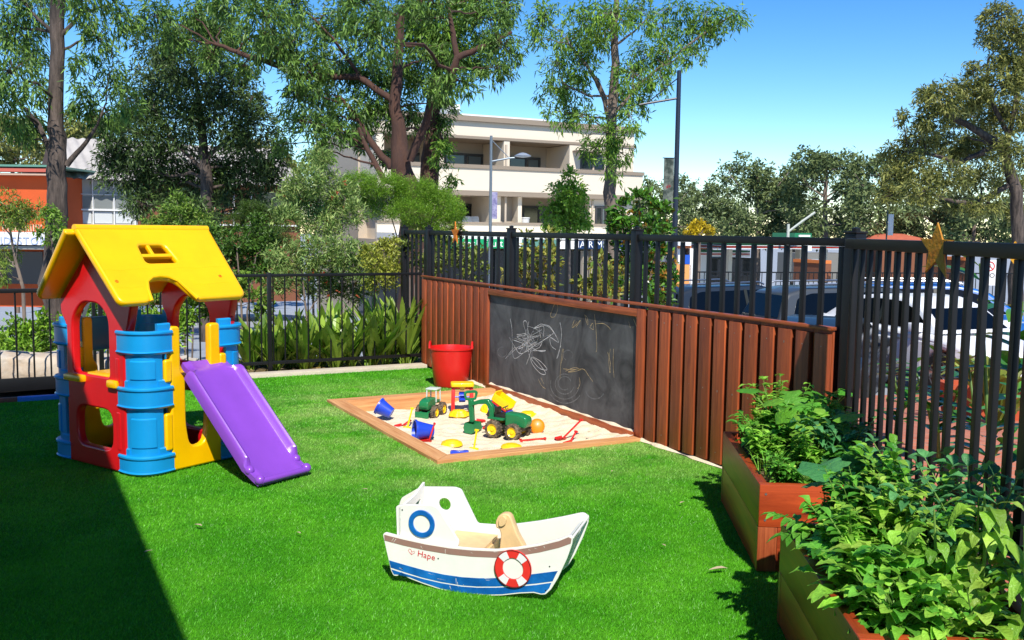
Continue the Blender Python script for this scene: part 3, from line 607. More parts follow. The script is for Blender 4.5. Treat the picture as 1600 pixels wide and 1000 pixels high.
# wooden seal-shaped hand grip between the sides
ym = fo*.45
gp = [(895, 480), (905, 395), (895, 355), (873, 350), (868, 310), (885, 272), (915, 255), (950, 258), (968, 275), (985, 320), (1010, 390), (1055, 470), (1075, 530), (895, 530)]
bcut([rot_round([bpl(*p, ym) for p in gp], .010, 3)], ym, .045, 'grip', MATS['birch'], bev=.006)
bcut([rot_round([bpl(*p, ym-.03) for p in [(880, 300), (910, 275), (935, 300), (925, 335), (900, 350), (882, 345)]], .008, 3)], ym-.027, .012, 'grip_cheek', MATS['birch'])
# painted bands (thin proud sheets on the near panel)
def band(p, nm, m_, k=1): return bcut([[bpl(*q) for q in p]], -.0006*k, .0010+.0002*k, nm, m_, bev=0)
b_br = mat('paint_brown', hx('a07d72'), .45, .35, 26, col2=hx('8e6a60')); b_bl = mat('paint_blue', hx('0a56a4'), .35, .25, 9, col2=hx('1668b4')); b_red = mat('paint_red', hx('e0322e'), .35, .1, 20)
band([(128, 402), (250, 433), (400, 466), (560, 492), (700, 505), (860, 512), (1000, 500), (1150, 475), (1280, 443), (1340, 418), (1360, 428), (1355, 460), (1280, 487), (1150, 518), (1000, 542), (860, 553), (700, 546), (560, 532), (400, 505), (250, 472), (130, 440)], 'brown_stripe', b_br)
band([(160, 570), (280, 605), (400, 638), (520, 664), (640, 681), (750, 688), (860, 687), (980, 678), (1100, 662), (1270, 640), (1255, 668), (1236, 708), (1130, 722), (1000, 735), (860, 742), (740, 742), (640, 735), (500, 712), (380, 684), (270, 650), (172, 618)], 'blue_stripe', b_bl)
band([(176, 630), (270, 660), (380, 692), (500, 720), (640, 743), (740, 750), (860, 750), (1000, 744), (1130, 732), (1228, 718), (1214, 752), (1184, 785), (1162, 788), (1112, 776), (1020, 780), (900, 793), (780, 795), (640, 785), (502, 755), (384, 716), (294, 681), (242, 648), (215, 664), (192, 662), (182, 645)], 'blue_keel', b_bl)
# lifebuoy
lc = bpl(978, 621); R0, R1b = bpl(1100, 621)[0]-lc[0], bpl(1046, 621)[0]-lc[0]
lb = thing('x', None, None); bpy.data.objects.remove(lb)
lbo = MB().cut([circ(lc[0], lc[1], R0, 48), circ(lc[0], lc[1], R1b, 40)], .010, .002, Matrix.Translation((0, -.0062, 0)) @ RX90).build('lifebuoy', b_red, boat)
for a in (52, 128, 232, 308):
    w_ = 16; sg = [(lc[0]+(R0*.985)*cos(rad(a+k)), lc[1]+(R0*.985)*sin(rad(a+k))) for k in np.linspace(-w_, w_, 7)]+[(lc[0]+(R1b*1.02)*cos(rad(a+k)), lc[1]+(R1b*1.02)*sin(rad(a+k))) for k in np.linspace(w_*1.15, -w_*1.15, 7)]
    MB().cut([sg], .0012, 0, Matrix.Translation((0, -.0118, 0)) @ RX90).build('white_band', mat('white_decal', hx('e6e3e6'), .4), lbo)
MB().cut([circ(lc[0], lc[1], R0*1.0, 48), circ(lc[0], lc[1], R0*.955, 48)], .0008, 0, Matrix.Translation((0, -.0125, 0)) @ RX90).build('rim_line', mat('dark_line', hx('7a1c1c'), .5), lbo)
MB().cut([circ(lc[0], lc[1], R1b*.995, 40)], .003, 0, Matrix.Translation((0, -.004, 0)) @ RX90).build('white_centre', b_white, lbo)
pc = bpl(376, 329, TH); po = bpl(462, 329, TH)[0]-pc[0]; pi_ = bpl(431, 329, TH)[0]-pc[0]
MB().cut([circ(pc[0], pc[1], po, 44), circ(pc[0], pc[1], pi_, 40)], .008, .002, Matrix.Translation((0, TH-.0035, 0)) @ RX90).build('porthole_ring', b_bl, boat)
MB().cut([circ(pc[0], pc[1], pi_, 40)], .003, 0, Matrix.Translation((0, TH-.001, 0)) @ RX90).build('porthole_glass', b_white, boat)
# heart mark and the word, tilted with the stripe
tx = bpl(405, 540); hh_ = bpl(308, 515)
MB().text('Hape', .040, .0012, Matrix.Translation((tx[0], -.0008, tx[1])) @ Matrix.Rotation(rad(8), 4, 'Y') @ RX90, 1.02).build('word', mat('print_red', hx('c8202c'), .4), boat)
hb = MB(); hp_ = [(.0, -.013), (-.010, -.004), (-.016, .006), (-.012, .013), (-.004, .011), (.0, .004), (.005, .0), (.012, .006), (.016, .002), (.013, -.005), (.004, -.009), (.0, -.013)]
hb.tube([(hh_[0]+a, -.0006, hh_[1]+b_) for a, b_ in hp_], .0009, 5, caps=False); hb.tube([(hh_[0]+.0, -.0006, hh_[1]+.004), (hh_[0]-.003, -.0006, hh_[1]-.006), (hh_[0]+.002, -.0006, hh_[1]-.010)], .0009, 5); hb.build('heart_mark', MATS['print_red'], boat)
for p in ((483, 559), (1216, 611), (1190, 768), (245, 624), (238, 244)):
    a = bpl(*p); MB().lathe([(.0035, 0), (.003, .0015), (.001, .0015)], 10, Matrix.Translation((a[0], -.0002 if p != (238, 244) else TH-.0005, a[1])) @ Matrix.Rotation(pi/2, 4, 'X')).build('screw', mat('screw_dark', (.05, .05, .05), .4, metal=.6), boat)
# scratches in the paint
sc = MB(); R3 = random.Random(2)
for (x_, y_, l_, a_) in [(205, 430, 40, 2.2), (190, 425, 30, 2.2), (480, 690, 60, .2), (420, 655, 50, .3), (600, 690, 50, 1.5), (610, 715, 40, 1.4), (790, 690, 60, .05), (800, 700, 30, .1), (530, 500, 50, 1.57), (370, 478, 25, 1.), (760, 505, 30, .1), (700, 520, 20, .2), (850, 515, 30, 0), (1120, 490, 20, .3), (1080, 500, 16, .5), (1180, 480, 14, 1.), (560, 740, 26, 1.2), (720, 790, 90, .05), (230, 620, 30, .5), (650, 730, 20, 1.2), (930, 700, 26, .1)]:
    a = Vector((*bpl(x_, y_), 0)); b2 = Vector((*bpl(x_+l_*cos(a_), y_+l_*sin(a_)), 0)); d = (b2-a).normalized(); w_ = .0012*R3.uniform(.5, 1.3); n_ = Vector((-d.y, d.x, 0))*w_
    sc.add([(q.x, -.0019, q.y) for q in (a+n_, b2, a-n_*.5, a-d*.003)], [(0, 1, 2, 3)])
sc.build('scratch', b_white, boat)

# ============================================================ sandpit
SX0, SX1, SY0, SY1 = 2.55, 4.235, 5.93, 8.50
pitw = wood('pit_timber_x', hx('b0703f'), hx('dca871'), 0, .7, 0, 30.); pitwy = wood('pit_timber_y', hx('b0703f'), hx('dca871'), 1, .7, 0, 30.)
pit = thing('sandpit_frame', 'low mitred timber frame of the sandpit set into the turf', 'sandpit frame', (SX0, SY0, 0))
BW = .135; WX, WY = SX1-SX0, SY1-SY0
def miter(pts, m_, nm='board'): v, f = cut_mesh([pts], .14, .004); MB().add(v, f, Matrix.Translation((0, 0, -.048))).build(nm, m_, pit)
g_ = .0015
miter([(0, g_), (0, WY-g_), (BW, WY-BW-g_), (BW, BW+g_)], pitwy); miter([(g_, 0), (WX, 0), (WX, BW-.03), (BW+g_, BW-.0)], pitw); miter([(g_, WY), (WX, WY), (WX, WY-.11), (BW+g_, WY-BW)], pitw)
def sandz(x, y):
    e = min(x-SX0-BW, y-SY0-BW, SY1-BW-y)
    z = -.052-.03*max(0, (y-7.4))*(1-max(0, x-3.4)/.85)+.010*sin(x*5.1+1)*cos(y*3.7)+.007*sin(x*13+y*9)+.004*sin(x*31-y*23)+.003*sin(y*41+x*17)
    z += .05*max(0, 1-(SX1-.02-x)/.22)+.018*max(0, 1-e/.12)*(1 if y < 7 else -.6)+.03*math.exp(-((x-4.0)**2+(y-8.1)**2)/.05)
    return z
sx_ = np.linspace(SX0+BW-.03, SX1-.0, 150); sy_ = np.linspace(SY0+BW-.05, SY1-BW+.03, 210)
P = [[(x, y, sandz(x, y)+rng.normal(0, .0012)) for x in sx_] for y in sy_]
sand = mat('sand', hx('f6e8cc'), .95, .08, 14, .5, 240, col2=hx('ead6b2'))
tag(MB().grid(P).build('sand', sand, ang=80), 'pale clean play sand filling the timber sandpit', 'sand', kind='stuff')
# sand banked on the bottom rail and along the batten fence
def drift(nm, d0, d1, x0, w, h_, z, lab):
    n = int((d1-d0)/.02); rows = []
    for i in range(n+1):
        y = d0+(d1-d0)*i/n; k = max(.05, .5+.3*sin(y*7.3)*sin(y*2.9+1)+.2*sin(y*17)+.1*sin(y*31));
        if i in (0, n): k = .02
        rows.append([(x0, y, z+h_*k), (x0-w*k*.5, y, z+h_*k*.6), (x0-w*k, y, z-.001)])
    tag(MB().grid(rows).build(nm, sand, ang=60), lab, 'sand', kind='stuff')
drift('sand_drift', 6.05, 8.6, FN+.012, .035, .022, ZB, 'thin line of sand lying on the bottom rail under the chalkboard')
drift('sand_drift', 4.7, 6.0, FN-.0, .045, .025, .0, 'thin line of sand at the foot of the near battens')
drift('sand_drift', 8.6, 9.7, FN-.0, .05, .03, .0, 'thin line of sand at the foot of the far battens')

# ---- red tub
T_RED = plastic('tub_red', 'd8201e', .35, .1)
tub = thing('bucket', 'large red flexible tub with two handles beside the batten fence', 'bucket', (3.975, 8.90, 0), 0)
pr = [(.001, .01), (.155, .01), (.162, 0), (.172, .015), (.196, .20), (.222, .375), (.231, .38), (.231, .395), (.214, .395), (.207, .37), (.182, .20), (.158, .025), (.001, .022)]
MB().lathe(pr, 40).build('tub', T_RED, tub)
for s_ in (-1, 1):
    p = [Vector((Rh[0]*s_*.215+Fh[0]*t_*.085, Rh[1]*s_*.215+Fh[1]*t_*.085, .385+.062*(1-abs(t_)**2.6))) for t_ in np.linspace(-1, 1, 13)]
    MB().tube(p, .011, 8).build('handle', T_RED, tub)

# ---- toys. every toy stands on the sand at its own spot
T_BLU, T_YEL, T_RD2, T_GRN, T_ORG = plastic('toy_blue', '2347c8', .35), plastic('toy_yellow', 'f6cf12', .4), plastic('toy_red', 'd82a25', .4), plastic('toy_green', '1f7a48', .35), plastic('toy_orange', 'f08a12', .4)
T_BLK = mat('toy_tyre', hx('3a332c'), .8, .3, 60, col2=hx('7a6a55')); T_SIL = mat('toy_white', hx('cfd8cf'), .4); T_DK = mat('toy_dark', hx('26281f'), .5)
def toy(px, py, name, label, cat, yaw=0., group=None, dz=0.):
    p = gnd(px, py, -.05); o = thing(name, label, cat, (p[0], p[1], sandz(p[0], p[1])+dz), YAW+yaw, group); o.scale = (1.17,)*3; return o   # local x = viewer's right, y = away
def bucket(px, py, h_, r0, r1, m_, label, yaw, tilt, lean=0):
    t_ = toy(px, py, 'toy_bucket', label, 'toy bucket', yaw)
    M = Matrix.Translation((0, 0, r1*sin(tilt)*.93)) @ Matrix.Rotation(tilt, 4, 'Y')
    MB().lathe([(.001, .004), (r0, .0), (r0+(r1-r0)*.5, h_*.5), (r1, h_-.012), (r1+.006, h_-.012), (r1+.006, h_), (r1-.003, h_), (r0+(r1-r0)*.5-.003, h_*.5), (r0-.004, .008), (.001, .008)], 28, M).build('bucket_body', m_, t_)
    MB().tube([M @ Vector((r1*1.03*cos(a), -.35*r1*sin(a), h_+.004+.10*r1*sin(a))) for a in np.linspace(0, pi, 14)], .0025, 6).build('handle', T_SIL, t_)
    return t_
bucket(676, 686, .13, .042, .066, T_BLU, 'blue toy bucket lying on its side in the middle of the sandpit', rad(200), rad(84))
bucket(612, 655, .115, .040, .060, T_BLU, 'blue toy bucket tipped over near the left corner of the sandpit', rad(170), rad(62))
def spade(px, py, label, m_, L_=.17, yaw=0., tilt=rad(70), rake=False, bw=.055, name='toy_spade'):
    t_ = toy(px, py, name, label, 'toy rake' if rake else 'toy spade', yaw)
    M = Matrix.Rotation(-tilt, 4, 'Y')    # handle along +x raised by tilt
    MB().bar(M @ Vector((.0, 0, .004)), M @ Vector((L_, 0, .004)), .011, .010, .003).box((L_-.006, -.014, -.002), (L_+.008, .014, .010), M, .003).build('handle', m_, t_)
    if rake:
        b_ = MB().box((-.014, -.032, -.002), (.004, .032, .010), None, .003)
        for k in range(5): b_.box((-.012, -.028+.0125*k, -.024), (-.004, -.022+.0125*k, .0))
        b_.build('rake_head', m_, t_)
    else:
        b_ = MB(); n = 8; rows = []
        for i in range(n+1):
            u_ = i/n; x_ = .01-.075*u_; ww = bw/2*(1 if u_ < .7 else math.sqrt(max(.05, 1-((u_-.7)/.32)**2))); rows.append([(x_, -ww, .012*(1-u_*.5)), (x_, -ww*.8, .002), (x_, 0, 0), (x_, ww*.8, .002), (x_, ww, .012*(1-u_*.5))])
        b_.grid([[(x, y, z+.004) for x, y, z in r_] for r_ in rows]); b_.grid([[(x, y, z) for x, y, z in r_] for r_ in rows]); b_.build('blade', m_, t_)
    return t_
spade(671, 689, 'red toy spade standing in the sand left of the blue bucket', T_RD2, .12, rad(15), rad(72), bw=.075)
spade(629, 663, 'small red toy spade lying beside the tipped blue bucket', T_RD2, .07, rad(40), rad(25), bw=.06)
spade(637, 668, 'yellow toy rake leaning at the left side of the sandpit', T_YEL, .14, rad(60), rad(66), True, name='toy_rake')
spade(741, 700, 'yellow toy rake standing upright in front of the green digger bucket', T_YEL, .12, rad(60), rad(74), True, name='toy_rake')
spade(815, 688, 'long red toy rake lying flat to the right of the green tractor', T_RD2, .16, rad(8), rad(4), True, name='toy_rake')
spade(880, 687, 'red toy spade leaning against the far edge of the sandpit', T_RD2, .19, rad(35), rad(35), bw=.06)
spade(891, 690, 'short red toy stick spade standing near the front board of the sandpit', T_RD2, .085, rad(40), rad(50), bw=.02)
spade(745, 657, 'flat red toy scoop lying behind the digger arm', T_RD2, .05, rad(170), rad(8), bw=.075)
def mould(px, py, label, m_, r=.068, h_=.03, petals=0, tilt=0.):
    t_ = toy(px, py, 'sand_mould', label, 'sand mould', 0)
    pr = [(.001, h_), (r*.30, h_), (r*.42, h_*.86), (r*.60, h_*.9), (r*.72, h_*.62), (r*.88, h_*.6), (r, .004), (r*.98, 0), (r*.9, .002)]
    mb = MB(); v = []; n = 40
    rows = [[(rr*(1+(.07*cos(petals*2*pi*k/n) if petals else 0))*cos(2*pi*k/n), rr*(1+(.07*cos(petals*2*pi*k/n) if petals else 0))*sin(2*pi*k/n), z) for k in range(n)] for rr, z in pr]
    mb.grid(rows, Matrix.Rotation(tilt, 4, 'X'), close_u=True).build('mould', m_, t_); return t_
mould(706, 694, 'round yellow sand mould in front of the blue bucket', T_YEL, .073, .034)
mould(717, 650, 'yellow star-edged sand mould at the foot of the sand wheel tower', T_YEL, .078, .045, 7)
mould(799, 700, 'yellow sand mould half buried against the front board', T_YEL, .07, .026)
mould(825, 650, 'yellow sand mould lying right behind the green tractor', T_YEL, .07, .03, 6, rad(10))
mould(764, 640, 'open yellow sand sieve leaning by the toy dump truck', T_YEL, .07, .04, 0, rad(28))
t_ = toy(839, 678, 'sand_mould', 'round orange sand mould to the right of the green tractor', 'sand mould'); MB().lathe([(.001, .02), (.035, .018), (.05, .008), (.054, 0), (.05, -.006), (.001, -.006)], 24, Matrix.Translation((0, 0, .045)) @ Matrix.Rotation(rad(68), 4, 'X')).build('mould', T_ORG, t_)
t_ = toy(718, 710, 'sand_mould', 'blue bone-shaped sand mould against the front corner of the sandpit', 'sand mould', rad(5)); MB().cut([rot_round([(-.06, -.025), (-.055, .025), (-.03, .03), (-.01, .01), (.02, .012), (.035, .03), (.06, .018), (.055, -.02), (.02, -.012), (-.02, -.012)], .012)], .024, .004, Matrix.Translation((0, 0, .012))).build('mould', T_BLU, t_)
# sand wheel tower
tw_ = toy(722, 642, 'sand_wheel_tower', 'red sand wheel tower with a yellow hopper and a blue wheel', 'sand wheel', rad(6)); tw_.scale = (1.4, 1.4, 1.2)
for sx in (-1, 1):
    q = MB()
    q.bar((sx*.062, -.035, 0), (sx*.058, -.012, .20), .024, .022, .004); q.bar((sx*.062, .035, 0), (sx*.058, .012, .20), .018, .018, .004); q.box((sx*.058-.010, -.02, .105), (sx*.058+.010, .02, .125)); q.build('side_leg', T_RD2, tw_)
MB().box((-.062, -.012, .185), (.062, .012, .205), None, .004).build('crossbar', T_RD2, tw_)
MB().cut([rot_round([(-.075, -.045), (.075, -.045), (.075, .045), (-.075, .045)], .02)], .032, .007, Matrix.Translation((0, 0, .222))).build('hopper', T_YEL, tw_)
MB().lathe([(.001, .0), (.012, 0), (.030, .03), (.001, .03)], 14, Matrix.Translation((0, 0, .176))).build('funnel', T_YEL, tw_)
q = MB(); q.tube([(-.05, 0, .125), (.05, 0, .125)], .006, 8)
q.lathe([(.001, -.022), (.032, -.022), (.032, -.014), (.018, -.010), (.018, .010), (.032, .014), (.032, .022), (.001, .022)], 16, Matrix.Translation((0, 0, .125)) @ Matrix.Rotation(pi/2, 4, 'Y'))
for k in range(6): q.box((-.02, -.003, .012), (.02, .003, .040), Matrix.Translation((0, 0, .125)) @ Matrix.Rotation(k*pi/3, 4, 'X'))
q.build('wheel', T_BLU, tw_)
MB().box((-.05, -.03, .0), (.05, .03, .012), None, .003).build('base_tray', plastic('tray_brown', '8f5a3a'), tw_)
# tractors
def wheel(par, x, y, r, w):
    """axle along y"""
    A = Matrix.Translation((x, y, r)) @ Matrix.Rotation(pi/2, 4, 'X')
    tyre = MB().lathe([(r*.62, -w/2), (r*.9, -w/2), (r, -w*.34), (r, w*.34), (r*.9, w/2), (r*.62, w/2)], 28, A, closed=True)
    for k in range(18): a = 2*pi*k/18; tyre.box((-r*.05, r*.93, -w*.48), (r*.05, r*1.06, w*.48), A @ Matrix.Rotation(a, 4, 'Z') @ Matrix.Rotation(.25, 4, 'Y'))
    to = tyre.build('wheel', T_BLK, par)
    MB().lathe([(.001, -w*.42), (r*.22, -w*.42), (r*.26, -w*.25), (r*.5, -w*.28), (r*.62, -w*.45), (r*.63, w*.45), (r*.5, w*.28), (r*.26, w*.25), (r*.22, w*.42), (.001, w*.42)], 24, A).build('rim', T_YEL, to)
def tractor(t_, s):
    """local: +x forward; s overall scale"""
    for sy in (-1, 1): wheel(t_, -.062*s, sy*.062*s, .052*s, .038*s); wheel(t_, .072*s, sy*.062*s, .048*s, .036*s)
    MB().box((-.10*s, -.034*s, .045*s), (.11*s, .034*s, .075*s), None, .006*s).build('chassis', T_DK, t_)
    MB().cut([rot_round([(.0, .07), (.135, .07), (.15, .10), (.142, .135), (.09, .15), (.0, .152)], .012)], .075*s, .010*s, Matrix.Diagonal((s, 1, s, 1)) @ RX90, 3).build('bonnet', T_GRN, t_)
def place_mb(mb, M): mb.v = [tuple(M @ Vector(p)) for p in mb.v]; return mb
# central tractor with digger arm and loader boom to the left
tc1 = toy(793, 681, 'toy_tractor', 'large green toy tractor with yellow wheels and a long digger arm', 'toy tractor', rad(-30))
s = 1.15
tractor(tc1, s)
for sy in (-1, 1): MB().box((-.11*s, sy*.042*s-.015*s, .105*s), (-.0*s, sy*.042*s+.015*s, .118*s), None, .005).build('mudguard', T_GRN, tc1)
MB().box((-.07*s, -.032*s, .10*s), (-.0*s, .032*s, .135*s), None, .006).box((-.075*s, -.03*s, .135*s), (-.06*s, .03*s, .175*s), None, .005).build('seat', T_DK, tc1)
MB().tube([(.0, 0, .14*s), (-.018*s, 0, .175*s)], .003, 6).lathe([(.020*s, -.002), (.020*s, .003), (.015*s, .003), (.015*s, -.002)], 18, Matrix.Translation((-.018*s, 0, .178*s)) @ Matrix.Rotation(-.5, 4, 'Y'), closed=True).build('steering_wheel', T_DK, tc1)
def plate(pts, w, y=0.): return MB().cut([rot_round(pts, .012)], w, .004, Matrix.Translation((0, y, 0)) @ RX90, 2)
plate([(-.09*s, .10*s), (-.10*s, .175*s), (-.135*s, .215*s), (-.20*s, .205*s), (-.27*s, .175*s), (-.27*s, .155*s), (-.20*s, .178*s), (-.145*s, .185*s), (-.125*s, .16*s), (-.118*s, .10*s)], .03*s).build('digger_boom', T_GRN, tc1)
plate([(-.275*s, .20*s), (-.245*s, .20*s), (-.235*s, .06*s), (-.262*s, .06*s)], .026*s).build('digger_arm', T_GRN, tc1)
d_ = MB().cut([rot_round([(-.04, 0), (.04, 0), (.055, .055), (.035, .07), (-.035, .07), (-.055, .055)], .012), rot_round([(-.03, .016), (.03, .016), (.036, .05), (-.036, .05)], .01)], .012, .003, Matrix.Translation((-.262*s, 0, .195*s)) @ Matrix.Rotation(rad(55), 4, 'Z') @ RX90)
d_.build('grab_handle', T_GRN, tc1)
q = MB(); q.grid([[(x_, y_, z_) for x_, z_ in [(-.215*s, .06*s), (-.205*s, .02*s), (-.225*s, -.002), (-.275*s, .0), (-.285*s, .03*s), (-.275*s, .062*s)]] for y_ in (-.045*s, .045*s)]); q.add([(x_, y_, z_) for y_ in (-.045*s, .045*s) for x_, z_ in [(-.215*s, .06*s), (-.205*s, .02*s), (-.225*s, -.002), (-.275*s, .0), (-.285*s, .03*s), (-.275*s, .062*s)]], [(0, 1, 2, 3, 4, 5), (6, 7, 8, 9, 10, 11)])
q.build('bucket', T_GRN, tc1)
MB().bar((-.10*s, .0, .10*s), (-.17*s, .0, .03*s), .02, .015, .003).build('stabiliser', T_RD2, tc1)
# smaller tractor at the back, seen from the front with a blade
tc2 = toy(674, 648, 'toy_tractor', 'smaller green toy tractor with a front blade and open white cab frame', 'toy tractor', rad(250))
tractor(tc2, 1.0)
MB().box((.165, -.055, .005), (.175, .055, .062), Matrix.Identity(4), .003).build('blade', T_GRN, tc2)
MB().bar((.06, .03, .07), (.17, .03, .035), .012).bar((.06, -.03, .07), (.17, -.03, .035), .012).build('blade_arm', T_GRN, tc2)
q = MB()
for x_, y_ in ((-.075, -.04), (-.075, .04), (.0, -.04), (.0, .04)): q.bar((x_, y_, .11), (x_*.95, y_*.95, .205), .009, .009, .002)
q.box((-.08, -.046, .203), (.01, .046, .214), None, .004); q.build('cab_frame', T_SIL, tc2); MB().box((-.07, -.04, .10), (-.0, .04, .125), None, .004).build('mudguard', T_GRN, tc2)
# toy dump truck
dt = toy(782, 648, 'toy_truck', 'yellow and red toy dump truck with its tray tipped up behind the tractor', 'toy truck', rad(150))
MB().box((-.09, -.04, .03), (.09, .04, .055), None, .006).build('chassis', T_BLU, dt)
MB().box((.03, -.042, .055), (.095, .042, .12), None, .012).build('cab', T_BLU, dt)
q = MB(); Mt = Matrix.Translation((-.08, 0, .065)) @ Matrix.Rotation(rad(-28), 4, 'Y')
q.box((0, -.055, 0), (.15, .055, .012), Mt, .003).box((0, -.055, .012), (.15, -.047, .06), Mt, .002).box((0, .047, .012), (.15, .055, .06), Mt, .002).box((.142, -.047, .012), (.15, .047, .075), Mt, .002); q.build('tray', T_YEL, dt)
MB().box((.0, -.052, -.016), (.14, .052, -.002), Mt, .003).build('tray_base', T_RD2, dt)
for x_ in (-.055, .06):
    for y_ in (-.05, .05): MB().lathe([(.001, -.012), (.022, -.012), (.026, -.006), (.026, .006), (.022, .012), (.001, .012)], 18, Matrix.Translation((x_, y_, .026)) @ Matrix.Rotation(pi/2, 4, 'X')).build('wheel', T_DK, dt)

# ============================================================ raised timber planters
plw = wood('planter_wood', hx('7c2a10'), hx('b84c22'), 0, .42, .2, 26.); plw2 = wood('planter_wood_y', hx('7c2a10'), hx('b84c22'), 1, .42, .2, 26.)
GA = math.atan2(.8480, .5299)     # direction of the long side
def planter(label, x, y, L_, z0=0):
    """local +x along the long side away from the viewer, local -y to the right"""
    t_ = thing('planter_box', label, 'planter box', (x, y, z0), GA)
    Wd, th, Hh = .60, .042, .42
    for y_ in (0, -Wd+th):
        mb = MB(); mb.box((0.001, y_-th, .001), (L_-.001, y_, .215), None, .003); mb.box((0, y_-th, .2165), (L_, y_, Hh), None, .003); mb.build('side_board', plw, t_)
    for x_ in (0, L_-th):
        mb = MB(); mb.box((x_, -Wd+.0015, .217), (x_+th, -.0015-.0, Hh-.0005), None, .003) if 0 else mb.box((x_-.002, -Wd+.044, .217), (x_+th, -.002, Hh+.001), None, .003)
        mb.box((x_+.001, -Wd+.044, .001), (x_+th-.001, -.09, .2155), None, .003); mb.build('end_board', plw2, t_)
        MB().box((x_-.0015, -.0885, .0), (x_+th, .0015, .215), None, .003).build('corner_post', wood('planter_post', hx('6e2c14'), hx('a4552f'), 2, .42, .2), t_)
    MB().box((th, -Wd+th, .30), (L_-th, -th-.001, .36)).build('soil', soil, t_)
    for z_ in (.25, .375): MB().lathe([(.006, 0), (.006, .0015), (.003, .0015), (.001, .0005)], 10, Matrix.Translation((-.0022, -.03, z_)) @ Matrix.Rotation(-pi/2, 4, 'Y')).build('screw', mat('screw_steel', (.4, .4, .4), .35, metal=.8), t_)
    return t_
planter('far red-brown timber planter box full of leafy vegetables beside the batten fence', 3.094, 3.368, 1.20)
planter('near red-brown timber planter box overflowing with greens in the right foreground', 2.199-.03, 1.972-.05, 1.13)
# ============================================================ background
glass = mat('window_glass', hx('20282c'), .08, spec=.8); 
# ---------- trees
BARK_D = mat('bark_dark', hx('3c342f'), .95, .35, 3, .9, 14, stretch=(3, 3, .6), col2=hx('5c5048'))
BARK_R = mat('bark_red', hx('5c4034'), .95, .35, 3, .9, 14, stretch=(3, 3, .5), col2=hx('44302a'))
BARK_G = mat('bark_grey', hx('8a7a6c'), .9, .35, 2.5, .7, 12, stretch=(3, 3, .7), col2=hx('5e5148'))
def leafm(name, a, b_, tr=.25, rough=.45): return mat(name, hx(a), rough, col2=hx(b_), isl=.35, trans=tr, spec=.4)
LF_GUM = leafm('gum_leaves', '2e5220', '84a84a', .3); LF_GUM2 = leafm('gum_leaves_bright', '3e6c20', '90b442', .3); LF_DK = leafm('dark_leaves', '2a4020', '5c7438', .18)
LF_OL = leafm('olive_leaves', '545f2c', '9a9a50'); LF_FAR = leafm('far_leaves', '4a5e38', '7e8c54', .14, .7); LF_LIME = leafm('lime_leaves', '6a9a2a', 'a4c84e'); LF_GRY = leafm('greygreen_leaves', '5c843a', 'acbc6e', .3)
def jit(a, b, c, k, r0, r1, n=7):
    out = []; 
    for i in range(n+1):
        t = i/n; p = (1-t)**2*a+2*t*(1-t)*b+t*t*c
        if 0 < i < n: p = p+rng.normal(0, k, 3)
        out.append(p)
    return out, list(np.linspace(r0, r1, n+1))
